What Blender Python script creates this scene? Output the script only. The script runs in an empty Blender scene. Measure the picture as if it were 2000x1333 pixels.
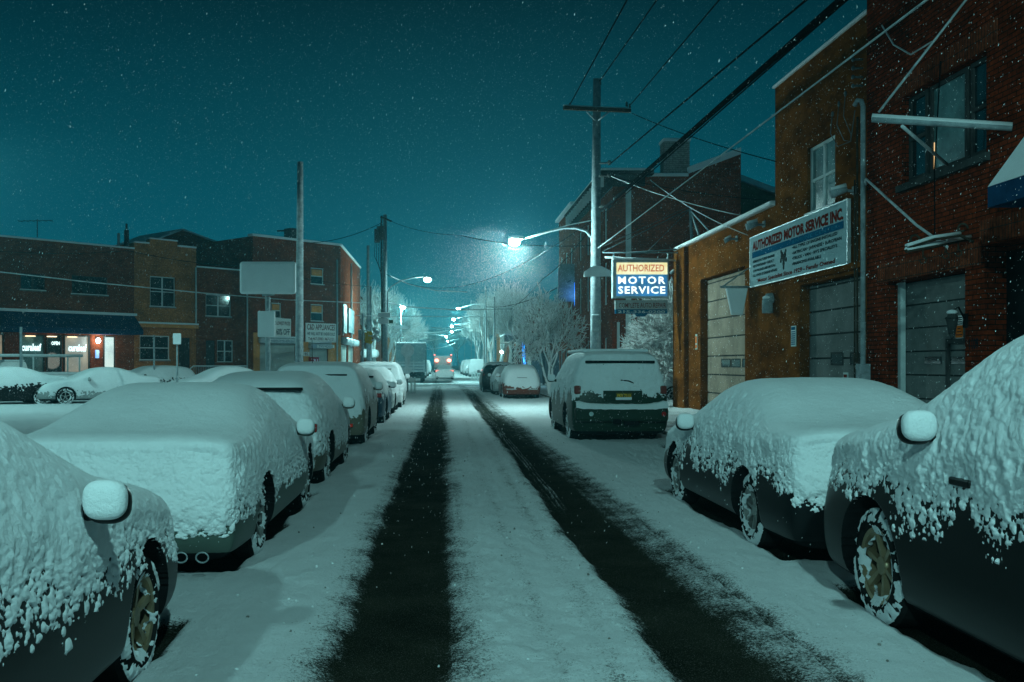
import bpy, bmesh, math, random
import numpy as np
from mathutils import Vector, Matrix
random.seed(7)
rng = np.random.default_rng(7)
R = math.radians
SC = bpy.context.scene
COL = SC.collection

# ------------------------------------------------------------------ camera
F, VX, VY, CH = 1944.4, 865.0, 712.0, 1.59     # focal length in photo pixels, vanishing point, eye height
cd = bpy.data.cameras.new('camera'); cam = bpy.data.objects.new('camera', cd); COL.objects.link(cam)
cam.location = (0, 0, CH); cam.rotation_euler = (R(90), 0, 0)
cd.sensor_width = 36; cd.lens = 35; cd.clip_start = .05; cd.clip_end = 2500
cd.shift_x = (1000 - VX) / 2000; cd.shift_y = (VY - 666.5) / 2000
SC.camera = cam

# ------------------------------------------------------------------ night sky
w = bpy.data.worlds.new('World'); SC.world = w; w.use_nodes = True
nt = w.node_tree; nt.nodes.clear()
out = nt.nodes.new('ShaderNodeOutputWorld'); bg = nt.nodes.new('ShaderNodeBackground')
tc = nt.nodes.new('ShaderNodeTexCoord'); sp = nt.nodes.new('ShaderNodeSeparateXYZ')
cr = nt.nodes.new('ShaderNodeValToRGB'); nt.links.new(tc.outputs['Generated'], sp.inputs[0])
nt.links.new(sp.outputs[2], cr.inputs[0]); nt.links.new(cr.outputs[0], bg.inputs[0]); nt.links.new(bg.outputs[0], out.inputs[0])
e = cr.color_ramp.elements
e[0].position = 0.0; e[0].color = (.002, .165, .235, 1)
e[1].position = .50; e[1].color = (.0, .002, .003, 1)
for p, c in ((.12, (.0006, .120, .175, 1)), (.22, (.0002, .070, .100, 1)), (.36, (.0001, .016, .024, 1))):
    q = e.new(p); q.color = c
bg.inputs[1].default_value = .84

vs = SC.view_settings; vs.view_transform = 'Standard'; vs.look = 'None'; vs.exposure = 0; vs.gamma = 1
SC.cycles.use_denoising = True
SC.cycles.max_bounces = 5; SC.cycles.diffuse_bounces = 2; SC.cycles.glossy_bounces = 2
SC.cycles.transmission_bounces = 3; SC.cycles.volume_bounces = 0; SC.cycles.transparent_max_bounces = 6
SC.cycles.sample_clamp_indirect = 3; SC.cycles.sample_clamp_direct = 0
SC.cycles.caustics_reflective = False; SC.cycles.caustics_refractive = False

TEAL = (.44, 1.0, .98)
def lamp_light(loc, watts, col=TEAL, rad=.12, spot=None):
    d = bpy.data.lights.new('lamp_light', 'SPOT' if spot == 168 else 'POINT'); d.energy = watts; d.color = col; d.shadow_soft_size = rad
    if spot == 168: d.spot_size = R(170); d.spot_blend = .08
    o = bpy.data.objects.new('lamp_light', d); o.location = loc; COL.objects.link(o); return o
def PX(px, py, Y): return Vector(((px - VX) / F * Y, Y, CH + (VY - py) / F * Y))

# lamps of the street: the one overhead just behind the photographer, the ones along the road, the lot's one at the left, plus an added fill lamp
lamp_light((1.9, -2.2, 9.6), 2400, rad=.16, spot=168)
lamp_light((-5.5, -13, 9.5), 5500, rad=.2, spot=168)  # unseen fill lamp, added behind left to brighten the faces turned to the camera
lamp_light((2.42, 33.9, 5.68), 3500, (.56, 1.0, .98), rad=.12, spot=165)
lamp_light((-17, 33, 9.0), 2200, rad=.15, spot=168)

# ------------------------------------------------------------------ noise in numpy
def _h(i, j, k, seed):
    n = (i * 73856093) ^ (j * 19349663) ^ (k * 83492791) ^ (seed * 2654435761 & 0x7fffffff)
    n = (n ^ (n >> 13)) * 1274126177 & 0x7fffffff
    n = (n ^ (n >> 16)) * 668265263 & 0x7fffffff
    return ((n >> 7) & 0xffff) / 32767.5 - 1
def vn(x, y, z, seed=0):
    x, y, z = np.broadcast_arrays(x, y, z)
    i, j, k = (np.floor(a).astype(np.int64) for a in (x, y, z)); f, g, h = x - i, y - j, z - k
    f, g, h = (a * a * (3 - 2 * a) for a in (f, g, h)); r = 0
    for a in (0, 1):
        for b in (0, 1):
            for c in (0, 1):
                r = r + _h(i + a, j + b, k + c, seed) * (f if a else 1 - f) * (g if b else 1 - g) * (h if c else 1 - h)
    return r
def fbm(x, y, z, o=3, seed=0):
    r, a, s = 0, 1, 0
    for q in range(o): r = r + a * vn(x * 2**q, y * 2**q, z * 2**q, seed + q); s += a; a *= .5
    return r / s
def sstep(a, b, x): t = np.clip((x - a) / (b - a), 0, 1); return t * t * (3 - 2 * t)

def clump(x, y, z, sc, score, seed, k=.5):
    i, j, l = (np.floor(a*sc).astype(np.int64) for a in (x, y, z)); X_, Y_, Z_ = x*sc, y*sc, z*sc; h = np.zeros_like(x)
    for a in (-1, 0, 1):
        for b in (-1, 0, 1):
            for c in (-1, 0, 1):
                I, J, K_ = i+a, j+b, l+c; h1 = _h(I, J, K_, seed); h2 = _h(I, J, K_, seed+7); h3 = _h(I, J, K_, seed+13)
                d2 = (X_-I-.5-.45*h1)**2 + (Y_-J-.5-.45*h2)**2 + (Z_-K_-.5-.45*h3)**2; u = _h(I, J, K_, seed+19); rd = .78 + .24*h1*h2
                h = np.maximum(h, np.where(score + k*u > 0, np.sqrt(np.clip(1 - d2/rd**2, 0, 1))*rd, 0))
    return h
# ------------------------------------------------------------------ materials
def newmat(name):
    m = bpy.data.materials.new(name); m.use_nodes = True; n = m.node_tree; b = n.nodes['Principled BSDF']
    return m, n, b
def N(n, t, **k):
    x = n.nodes.new(t)
    for a, v in k.items():
        if a.startswith('i_'): x.inputs[int(a[2:])].default_value = v
        else: setattr(x, a, v)
    return x
def noise(n, scale, detail=4, rough=.6, coord='Object', sv=None):
    t = N(n, 'ShaderNodeTexCoord'); z = N(n, 'ShaderNodeTexNoise'); z.inputs['Scale'].default_value = scale
    z.inputs['Detail'].default_value = detail; z.inputs['Roughness'].default_value = rough
    if sv:
        mp = N(n, 'ShaderNodeMapping'); mp.inputs['Scale'].default_value = sv
        n.links.new(t.outputs[coord], mp.inputs[0]); n.links.new(mp.outputs[0], z.inputs[0])
    else: n.links.new(t.outputs[coord], z.inputs[0])
    return z
def ramp(n, src, *stops):
    r = N(n, 'ShaderNodeValToRGB'); n.links.new(src, r.inputs[0]); el = r.color_ramp.elements
    while len(el) < len(stops): el.new(.5)
    for q, (p, c) in zip(el, stops):
        q.position = p; q.color = (c, c, c, 1) if isinstance(c, (int, float)) else (*c, 1)
    return r
def bump(n, b, src, strength, dist=.01, prev=None):
    u = N(n, 'ShaderNodeBump'); u.inputs['Strength'].default_value = strength; u.inputs['Distance'].default_value = dist
    n.links.new(src, u.inputs['Height'])
    if prev: n.links.new(prev.outputs[0], u.inputs['Normal'])
    n.links.new(u.outputs[0], b.inputs['Normal']); return u
def mat(name, col, rough=.6, metal=0, var=.25, scale=3, bs=.2, bscale=40, emit=None, es=1, spec=.4, coord='Object'):
    m, n, b = newmat(name)
    z = noise(n, scale, 5, .65, coord)
    c0 = tuple(max(0, c * (1 - var)) for c in col); c1 = tuple(min(1, c * (1 + var)) for c in col)
    r = ramp(n, z.outputs[0], (.3, c0), (.7, c1)); n.links.new(r.outputs[0], b.inputs['Base Color'])
    b.inputs['Roughness'].default_value = rough; b.inputs['Metallic'].default_value = metal
    b.inputs['Specular IOR Level'].default_value = spec if rough < .5 or metal else 0.0
    if bs: bump(n, b, noise(n, bscale, 3, .6, coord).outputs[0], bs, .004)
    if emit: b.inputs['Emission Color'].default_value = (*emit, 1); b.inputs['Emission Strength'].default_value = es
    return m
def snow_mat(name, fine=1.0, col=(.80, .83, .85)):
    m, n, b = newmat(name)
    z = noise(n, 2.5, 4); r = ramp(n, z.outputs[0], (.3, tuple(c * .93 for c in col)), (.7, col)); n.links.new(r.outputs[0], b.inputs['Base Color'])
    b.inputs['Roughness'].default_value = .62; b.inputs['Specular IOR Level'].default_value = 0.05
    u = bump(n, b, noise(n, 38, 5, .72).outputs[0], .55 * fine, .02)
    bump(n, b, noise(n, 160, 2, .6).outputs[0], .5 * fine, .006, u)
    return m
SNOW = snow_mat('snow'); SNOWF = snow_mat('snow_far', .5)
def brick(name, c1, c2, mort, sc=1.0, dirt=.5):
    m, n, b = newmat(name); t = N(n, 'ShaderNodeTexCoord')
    k = N(n, 'ShaderNodeTexBrick'); n.links.new(t.outputs['UV'], k.inputs['Vector'])
    k.inputs['Color1'].default_value = (*c1, 1); k.inputs['Color2'].default_value = (*c2, 1); k.inputs['Mortar'].default_value = (*mort, 1)
    k.inputs['Scale'].default_value = 1; k.inputs['Brick Width'].default_value = .23 * sc; k.inputs['Row Height'].default_value = .078 * sc
    k.inputs['Mortar Size'].default_value = .009 * sc; k.inputs['Mortar Smooth'].default_value = .3; k.inputs['Bias'].default_value = -.1
    z = noise(n, .9, 6, .7, 'UV'); r = ramp(n, z.outputs[0], (.3, 1 - dirt), (.65, 1.15))
    mx = N(n, 'ShaderNodeMix', data_type='RGBA', blend_type='MULTIPLY'); mx.inputs[0].default_value = 1
    n.links.new(k.outputs[0], mx.inputs[6]); n.links.new(r.outputs[0], mx.inputs[7])
    z2 = noise(n, 9, 4, .7, 'UV'); r2 = ramp(n, z2.outputs[0], (.35, .6), (.7, 1.25))
    m2 = N(n, 'ShaderNodeMix', data_type='RGBA', blend_type='MULTIPLY'); m2.inputs[0].default_value = 1
    n.links.new(mx.outputs[2], m2.inputs[6]); n.links.new(r2.outputs[0], m2.inputs[7])
    n.links.new(m2.outputs[2], b.inputs['Base Color']); b.inputs['Roughness'].default_value = .85; b.inputs['Specular IOR Level'].default_value = 0.0
    iv = N(n, 'ShaderNodeMath', operation='SUBTRACT'); iv.inputs[0].default_value = 1; n.links.new(k.outputs['Fac'], iv.inputs[1])
    u = bump(n, b, iv.outputs[0], .8, .012); bump(n, b, z2.outputs[0], .35, .01, u)
    return m
M = {}
M['brick_red'] = brick('red_brick', (.23, .034, .010), (.14, .022, .008), (.045, .018, .010))
M['brick_dark'] = brick('dark_brick', (.32, .075, .028), (.22, .05, .02), (.12, .055, .035))
M['brick_tan'] = brick('tan_brick', (.66, .23, .07), (.52, .18, .05), (.26, .13, .07))
M['brick_far'] = brick('far_brick', (.34, .065, .024), (.25, .045, .017), (.10, .045, .03))
def stucco():
    m, n, b = newmat('ochre_stucco'); z = noise(n, .8, 7, .7, 'UV', (.45, 1.0, 1))
    r = ramp(n, z.outputs[0], (.28, (.09, .026, .005)), (.5, (.17, .054, .011)), (.72, (.22, .076, .018)))
    z2 = noise(n, 2.2, 8, .72, 'UV', (.5, .9, 1)); r2 = ramp(n, z2.outputs[0], (.36, .42), (.6, 1.08))
    mx = N(n, 'ShaderNodeMix', data_type='RGBA', blend_type='MULTIPLY'); mx.inputs[0].default_value = 1
    n.links.new(r.outputs[0], mx.inputs[6]); n.links.new(r2.outputs[0], mx.inputs[7]); n.links.new(mx.outputs[2], b.inputs['Base Color'])
    b.inputs['Roughness'].default_value = .85; b.inputs['Specular IOR Level'].default_value = 0.0
    bump(n, b, noise(n, 14, 6, .7, 'UV').outputs[0], .5, .03); return m
M['ochre'] = stucco()
M['glass'] = mat('window_glass', (.012, .03, .034), .08, 0, .5, 1.2, .15, 2.0, spec=.8)
M['curtain'] = mat('curtained_glass', (.10, .20, .20), .25, 0, .45, 2.2, .1, 3, spec=.6)
M['frame'] = mat('white_frame', (.55, .62, .62), .5, 0, .15)
M['darkframe'] = mat('dark_frame', (.05, .055, .055), .5, 0, .3)
M['door'] = mat('painted_steel_door', (.28, .22, .17), .5, 0, .3, 1.3, .25, 25)
M['door2'] = mat('blue_steel_door', (.16, .17, .165), .5, 0, .3, 1.3, .25, 25)
M['metal'] = mat('galvanised_metal', (.42, .48, .50), .45, .4, .25, 4)
M['pole'] = mat('snow_dusted_pole', (.27, .32, .34), .7, 0, .35, 6, .5, 30)
M['black'] = mat('black_plastic', (.012, .013, .014), .6, 0, .4)
M['rubber'] = mat('tyre_rubber', (.018, .018, .018), .8, 0, .4, 8, .5, 60)
M['alloy'] = mat('alloy_rim', (.35, .36, .35), .35, .7, .3, 5)
M['brass_alloy'] = mat('dull_gold_rim', (.30, .23, .14), .4, .6, .35, 5)
M['dimmetal'] = mat('snow_lined_steel', (.20,.26,.28), .7, .1, .3, 6)
M['darkmetal'] = mat('dull_metal', (.10,.13,.14), .6, .2, .3, 6)
M['wire'] = mat('black_wire', (.006, .007, .008), .9, 0, .2, bs=0, spec=.05)
M['wire_snow'] = mat('snowy_wire', (.48, .52, .54), .7, 0, .35, 3, 0)
M['wood'] = mat('timber_dark', (.05, .04, .03), .8, 0, .4, 6, .5, 30)
M['bluecloth'] = mat('navy_awning_cloth', (.010, .045, .10), .8, 0, .3, 3, .3, 30)
M['signwhite'] = mat('sign_white', (.40, .52, .52), .35, 0, .08, 1, 0, spec=.5)
M['signblue'] = mat('sign_blue', (.012, .10, .19), .6, 0, .1, 1, 0, spec=.05)
M['red_text'] = mat('maroon_lettering', (.16, .02, .012), .6, 0, .15, 5, 0, spec=.05)
M['blk_text'] = mat('dark_lettering', (.012, .02, .026), .6, 0, .15, 5, 0, spec=.05)
M['green_text'] = mat('pale_lettering', (.5, .55, .55), .5, 0, .15, 5, 0)
M['dimboard'] = mat('dim_board', (.07,.14,.16), .4, 0, .15, 1, 0)
M['ochre_trim'] = mat('tan_render', (.66, .26, .08), .8, 0, .25, 2, .4, 20)
M['concrete'] = mat('concrete', (.20, .20, .19), .85, 0, .3, 3, .5, 30)
M['yellow'] = mat('signal_yellow', (.60, .36, .03), .5)
M['tail'] = mat('tail_lamp_red', (.35, .01, .008), .25, 0, .3, 9, 0)
M['orange'] = mat('orange_print', (.65, .14, .02), .6, 0, .25, 9, 0)
M['greenwall'] = mat('green_clapboard', (.08, .11, .06), .8, 0, .3, 2)
def emis(name, col, s, base=(.5, .5, .5)): 
    m, n, b = newmat(name); b.inputs['Base Color'].default_value = (*base, 1); b.inputs['Emission Color'].default_value = (*col, 1); b.inputs['Emission Strength'].default_value = s
    b.inputs['Roughness'].default_value = .6; return m
def emis_var(name, c0, c1, s, scale=5):
    m, n, b = newmat(name); z = noise(n, scale, 3, .6); r = ramp(n, z.outputs[0], (.35, c0), (.65, c1))
    n.links.new(r.outputs[0], b.inputs['Emission Color']); b.inputs['Emission Strength'].default_value = s
    b.inputs['Base Color'].default_value = (.3, .3, .3, 1); return m
M['lens'] = emis('lamp_lens_glow', (.85, 1, .95), 90)
M['lens_far'] = emis('far_lamp_glow', (.85, 1, .93), 60)
M['redlens'] = emis('lit_tail_lamp', (1, .10, .04), 2.2)
M['bluelit'] = emis('blue_tube', (.0, .22, 1), 3.0)
M['white_neon'] = emis('white_shop_letters', (.75, 1, 1), 1.6)
M['cream_lit'] = emis_var('backlit_cream', (.88, .80, .36), (1, 1, .62), 1.0, 4)
M['blue_lit'] = emis_var('backlit_blue', (.0, .10, .26), (.0, .22, .60), .9, 3)
M['white_lit'] = emis_var('backlit_white', (.72, .95, .78), (1, 1, .92), 1.5, 6)
M['orange_lit'] = emis('backlit_orange', (.80, .13, .012), .6)
M['interior'] = emis_var('lit_interior', (.10, .085, .055), (.28, .22, .13), 1.0, .8)
M['interior_b'] = emis_var('lit_vestibule', (.35, .50, .48), (.62, .8, .72), 1.0, 1)
M['lamp_warm'] = emis('lit_blind_gap', (1, .62, .25), 1.1)

# ------------------------------------------------------------------ builders
def tag(o, label=None, cat=None, group=None, kind=None):
    if label: o['label'] = label
    if cat: o['category'] = cat
    if group: o['group'] = group
    if kind: o['kind'] = kind
    return o
def thing(name, label, cat, loc=(0, 0, 0), rz=0, group=None):
    o = bpy.data.objects.new(name, None); COL.objects.link(o); o.location = loc; o.rotation_euler = (0, 0, rz); o.empty_display_size = .2
    return tag(o, label, cat, group)
def link(name, me, parent=None, loc=None):
    o = bpy.data.objects.new(name, me); COL.objects.link(o)
    if parent is not None: o.parent = parent
    if loc is not None: o.location = loc
    return o
def np_mesh(name, V, Fq, mats=(), smooth=True, mi=None, attrs=None):
    me = bpy.data.meshes.new(name); V = np.asarray(V, np.float32); Fq = np.asarray(Fq, np.int32); k = Fq.shape[1]
    me.vertices.add(len(V)); me.vertices.foreach_set('co', V.ravel())
    me.loops.add(Fq.size); me.loops.foreach_set('vertex_index', Fq.ravel())
    me.polygons.add(len(Fq)); me.polygons.foreach_set('loop_start', np.arange(0, Fq.size, k, dtype=np.int32))
    try: me.polygons.foreach_set('loop_total', np.full(len(Fq), k, np.int32))
    except Exception: pass
    for m in mats: me.materials.append(m)
    if mi is not None: me.polygons.foreach_set('material_index', np.asarray(mi, np.int32))
    me.polygons.foreach_set('use_smooth', np.full(len(Fq), smooth))
    if attrs:
        for nme, arr in attrs.items():
            a = me.attributes.new(nme, 'FLOAT', 'POINT'); a.data.foreach_set('value', np.asarray(arr, np.float32))
    me.update(); me.validate(); return me
class MB:
    def __init__(s): s.v = []; s.f = []; s.sm = []
    def quad(s, a, b, c, d, sm=False):
        i = len(s.v); s.v += [Vector(p) for p in (a, b, c, d)]; s.f.append((i, i+1, i+2, i+3)); s.sm.append(sm)
    def poly(s, pts):
        i = len(s.v); s.v += [Vector(p) for p in pts]; s.f.append(tuple(range(i, i+len(pts)))); s.sm.append(False)
    def hexa(s, p):     # 8 points: bottom 4 ccw, top 4 ccw
        i = len(s.v); s.v += [Vector(q) for q in p]
        for f in ((3,2,1,0), (4,5,6,7), (0,1,5,4), (1,2,6,5), (2,3,7,6), (3,0,4,7)): s.f.append(tuple(i+k for k in f)); s.sm.append(False)
        return s
    def box(s, x0, x1, y0, y1, z0, z1):
        return s.hexa([(x0,y0,z0),(x1,y0,z0),(x1,y1,z0),(x0,y1,z0),(x0,y0,z1),(x1,y0,z1),(x1,y1,z1),(x0,y1,z1)])
    def tube(s, pts, r, n=8, r1=None, cap=True):
        pts = [Vector(p) for p in pts]; m = len(pts); rs = [r + ((r1 if r1 is not None else r) - r) * k / max(1, m-1) for k in range(m)]
        base = len(s.v); prev = None
        for k, p in enumerate(pts):
            d = (pts[min(k+1, m-1)] - pts[max(k-1, 0)]).normalized()
            if prev is None: a = d.orthogonal().normalized()
            else: a = (prev - d * prev.dot(d)); a = a.normalized() if a.length > 1e-6 else d.orthogonal().normalized()
            prev = a; b = d.cross(a)
            for q in range(n):
                t = 2*math.pi*q/n; s.v.append(p + (a*math.cos(t) + b*math.sin(t)) * rs[k])
        for k in range(m-1):
            for q in range(n):
                s.f.append((base+k*n+q, base+k*n+(q+1) % n, base+(k+1)*n+(q+1) % n, base+(k+1)*n+q)); s.sm.append(n > 4)
        if cap:
            s.f.append(tuple(base+q for q in reversed(range(n)))); s.sm.append(False)
            s.f.append(tuple(base+(m-1)*n+q for q in range(n))); s.sm.append(False)
        return s
    def ball(s, c, rx, ry, rz, nu=14, nv=9, p=1.0):
        base = len(s.v); c = Vector(c); sg = lambda t: math.copysign(abs(t)**p, t)
        for j in range(nv+1):
            ph = -math.pi/2 + math.pi*j/nv
            for i in range(nu):
                th = 2*math.pi*i/nu
                s.v.append(c + Vector((rx*sg(math.cos(ph))*sg(math.cos(th)), ry*sg(math.cos(ph))*sg(math.sin(th)), rz*sg(math.sin(ph)))))
        for j in range(nv):
            for i in range(nu): s.f.append((base+j*nu+i, base+j*nu+(i+1) % nu, base+(j+1)*nu+(i+1) % nu, base+(j+1)*nu+i)); s.sm.append(True)
        return s
    def mesh(s, name, mats, off=Vector((0,0,0)), bev=0):
        me = bpy.data.meshes.new(name); me.from_pydata([v - off for v in s.v], [], s.f)
        for m in (mats if isinstance(mats, (list, tuple)) else [mats]): me.materials.append(m)
        me.polygons.foreach_set('use_smooth', s.sm)
        uv = me.uv_layers.new(name='UVMap').data
        for p in me.polygons:
            n = p.normal
            if abs(n.z) > .9:
                for li, vi in zip(p.loop_indices, p.vertices): c = s.v[vi]; uv[li].uv = (c.x, c.y)
            else:
                t = Vector((-n.y, n.x, 0)).normalized()
                for li, vi in zip(p.loop_indices, p.vertices): c = s.v[vi]; uv[li].uv = (c.dot(t), c.z)
        me.update(); return me
    def build(s, name, m, parent=None, bev=0, off=None):
        if off is None:
            off = Vector((0,0,0)); q = parent
            while q is not None: off = off + Vector(q.location); q = q.parent
        me = s.mesh(name, m, off); o = link(name, me, parent)
        if bev:
            b = o.modifiers.new('bevel', 'BEVEL'); b.width = bev; b.segments = 2; b.limit_method = 'ANGLE'
        return o
def solo(name, mb, m, label, cat, base, group=None, bev=0):   # a thing that is one mesh, origin at its base
    base = Vector(base); me = mb.mesh(name, m, base); o = link(name, me, None, base)
    if bev: b = o.modifiers.new('bevel', 'BEVEL'); b.width = bev; b.segments = 2; b.limit_method = 'ANGLE'
    return tag(o, label, cat, group)
def text_geo(txt, h, w=None, align='CENTER', bold=.0, ext=.004, spacing=1.0):
    c = bpy.data.curves.new('t', 'FONT'); c.body = txt; c.size = 1; c.align_x = align; c.extrude = 0; c.offset = bold; c.space_character = spacing; c.resolution_u = 2
    o = bpy.data.objects.new('t', c); COL.objects.link(o); dg = bpy.context.evaluated_depsgraph_get(); dg.update()
    me = bpy.data.meshes.new_from_object(o.evaluated_get(dg)); bpy.data.objects.remove(o); bpy.data.curves.remove(c)
    vs_ = [v.co.copy() for v in me.vertices]; fs = [tuple(p.vertices) for p in me.polygons]; bpy.data.meshes.remove(me)
    if not vs_: return [], []
    x0 = min(v.x for v in vs_); x1 = max(v.x for v in vs_); sy = h / .72
    sx = (w / (x1 - x0)) if w else sy
    off = {'CENTER': (x0+x1)/2, 'LEFT': x0, 'RIGHT': x1}[align]
    return [((v.x - off) * sx, v.y * sy) for v in vs_], fs
def put_text(mb, txt, org, right, up, nrm, h, w=None, align='CENTER', bold=.0, out=.006, spacing=1.0):
    vs_, fs = text_geo(txt, h, w, align, bold, spacing=spacing); i = len(mb.v)
    mb.v += [Vector(org) + Vector(right)*x + Vector(up)*y + Vector(nrm)*out for x, y in vs_]
    mb.f += [tuple(i+k for k in f) for f in fs]; mb.sm += [False]*len(fs)
def dup(root, loc, rz, label=None, group=None):
    def cp(o, par):
        c = o.copy(); COL.objects.link(c); c.parent = par
        for ch in list(o.children): cp(ch, c)
        return c
    r = cp(root, None); r.location = loc; r.rotation_euler = (0, 0, rz)
    if label: r['label'] = label
    if group: r['group'] = group
    return r

class Wall:     # a vertical plane through p0 along d; n points to the open side
    def __init__(s, p0, d, n): s.p = Vector((*p0, 0)); s.d = Vector((*d, 0)).normalized(); s.n = Vector((*n, 0)).normalized()
    def s(s_, px):
        r = (px - VX) / F; return (r * s_.p.y - s_.p.x) / (s_.d.x - r * s_.d.y)
    def z(s_, px, py): y = (s_.p + s_.d * s_.s(px)).y; return CH + (VY - py) / F * y
    def pt(s, a, z, o=0): v = s.p + s.d * a + s.n * o; v.z = z; return v
    def box(s, mb, a0, a1, z0, z1, o0, o1):
        p = [s.pt(a0,z0,o1), s.pt(a1,z0,o1), s.pt(a1,z0,o0), s.pt(a0,z0,o0), s.pt(a0,z1,o1), s.pt(a1,z1,o1), s.pt(a1,z1,o0), s.pt(a0,z1,o0)]
        if (s.d.cross(s.n)).z > 0: p = [p[k] for k in (1,0,3,2,5,4,7,6)]
        mb.hexa(p); return mb
def fq(mb, wall, a, b, c, d, nrm):      # quad with a wanted normal
    n = (b-a).cross(d-a)
    mb.quad(a, b, c, d) if n.dot(nrm) > 0 else mb.quad(d, c, b, a)
def facade(mb, W, s0, s1, z0, z1, ops=(), depth=.14, thick=.3, o=0, sides=True):
    ss = sorted({s0, s1, *[q for p in ops for q in p[:2] if s0 < q < s1]}); zs = sorted({z0, z1, *[q for p in ops for q in p[2:4] if z0 < q < z1]})
    for a, b in zip(ss, ss[1:]):
        for c, d in zip(zs, zs[1:]):
            if any(p[0] <= (a+b)/2 <= p[1] and p[2] <= (c+d)/2 <= p[3] for p in ops): continue
            fq(mb, W, W.pt(a,c,o), W.pt(b,c,o), W.pt(b,d,o), W.pt(a,d,o), W.n)
    for a, b, c, d in [p[:4] for p in ops]:
        a, b = max(a, s0), min(b, s1)
        fq(mb, W, W.pt(a,c,o), W.pt(a,d,o), W.pt(a,d,o-depth), W.pt(a,c,o-depth), W.d)
        fq(mb, W, W.pt(b,c,o), W.pt(b,d,o), W.pt(b,d,o-depth), W.pt(b,c,o-depth), -W.d)
        fq(mb, W, W.pt(a,d,o), W.pt(b,d,o), W.pt(b,d,o-depth), W.pt(a,d,o-depth), Vector((0,0,-1)))
        fq(mb, W, W.pt(a,c,o), W.pt(b,c,o), W.pt(b,c,o-depth), W.pt(a,c,o-depth), Vector((0,0,1)))
        fq(mb, W, W.pt(a,c,o-depth), W.pt(b,c,o-depth), W.pt(b,d,o-depth), W.pt(a,d,o-depth), W.n)
def mass(mb, W, s0, s1, z0, z1, back, o=-.16):   # the body of the building behind its facade sheet
    W.box(mb, s0+.002, s1-.002, z0, z1-.002, o-back, o)
def window(par, W, a, b, c, d, cols=2, rows=2, fm='frame', gm='glass', fr=.06, o=-.10, sill=True, mull=.05):
    mb = MB()
    W.box(mb, a, a+fr, c, d, o, o+.05); W.box(mb, b-fr, b, c, d, o, o+.05)
    W.box(mb, a+fr, b-fr, c, c+fr, o, o+.05); W.box(mb, a+fr, b-fr, d-fr, d, o, o+.05)
    for k in range(1, cols): x = a + (b-a)*k/cols; W.box(mb, x-mull, x+mull, c+fr, d-fr, o, o+.045)
    for k in range(1, rows): z = c + (d-c)*k/rows; W.box(mb, a+fr, b-fr, z-.03, z+.03, o+.003, o+.052)
    f = mb.build('window', M[fm], par)
    W.box((g := MB()), a+fr*.5, b-fr*.5, c+fr*.5, d-fr*.5, o+.004, o+.016); g.build('pane', M[gm], f)
    if sill:
        W.box((q := MB()), a-.06, b+.06, c-.07, c-.004, o+.06, .07); q.build('sill', M['concrete'], f)
        W.box((q := MB()), a-.05, b+.05, c-.002, c+.035, o+.062, .065); q.build('sill_snow', SNOWF, f, bev=.012)
    return f
def shutter(par, W, a, b, c, d, m='door', pitch=.55, o=-.30, name='garage_door', windows=(), lip=.02):
    mb = MB(); z = c
    while z < d - .01:
        z2 = min(d, z + pitch); W.box(mb, a, b, z+.02, z2-.02, o, o+.045); z = z2
    f = mb.build(name, M[m], par); g = MB(); W.box(g, a, b, c, d, o-.02, o+.012); g.build('door_backing', M['darkframe'], f)
    for (p, q, r_, t) in windows:
        g = MB(); W.box(g, p, q, r_, t, o+.036, o+.052); g.build('door_window', M['glass'], f)
        g = MB()
        for x0, x1, y0, y1 in ((p-.03, p, r_-.03, t+.03), (q, q+.03, r_-.03, t+.03), (p, q, t, t+.03), (p, q, r_-.03, r_)): W.box(g, x0, x1, y0, y1, o+.036, o+.060)
        g.build('window_trim', M['darkframe'], f)
    return f

# ------------------------------------------------------------------ parked cars: where they stand
# key: (kind, centre x, centre y, heading degrees, length, width, height)
CARS = {
 'a': ('sedan', -2.37, 3.62, 0, 4.55, 1.80, 1.42), 'b': ('sedan', -2.37, 9.52, 0, 4.70, 1.80, 1.32), 'c': ('hatch', -2.40, 14.55, 0, 4.15, 1.78, 1.40),
 'd': ('suv', -2.43, 21.25, 0, 4.50, 1.86, 1.55), 'e': ('hatch', -2.40, 27.75, 0, 4.25, 1.78, 1.40), 'f': ('sedan', -2.40, 32.65, 0, 4.3, 1.76, 1.40),
 'g': ('suv', -2.38, 37.6, 0, 4.5, 1.86, 1.58),
 'h': ('suv', 3.57, 4.62, 0, 4.78, 1.93, 1.76), 'i': ('sedan', 3.54, 9.95, 0, 4.65, 1.82, 1.36), 'j': ('suv', 3.58, 22.55, 0, 4.9, 1.92, 1.78),
 'k': ('hatch', 3.55, 46.7, 0, 4.1, 1.72, 1.50), 'l': ('sedan', 3.40, 51.9, 0, 4.3, 1.72, 1.42), 'm': ('suv', 3.10, 57.3, 0, 4.5, 1.86, 1.66),
}
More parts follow.
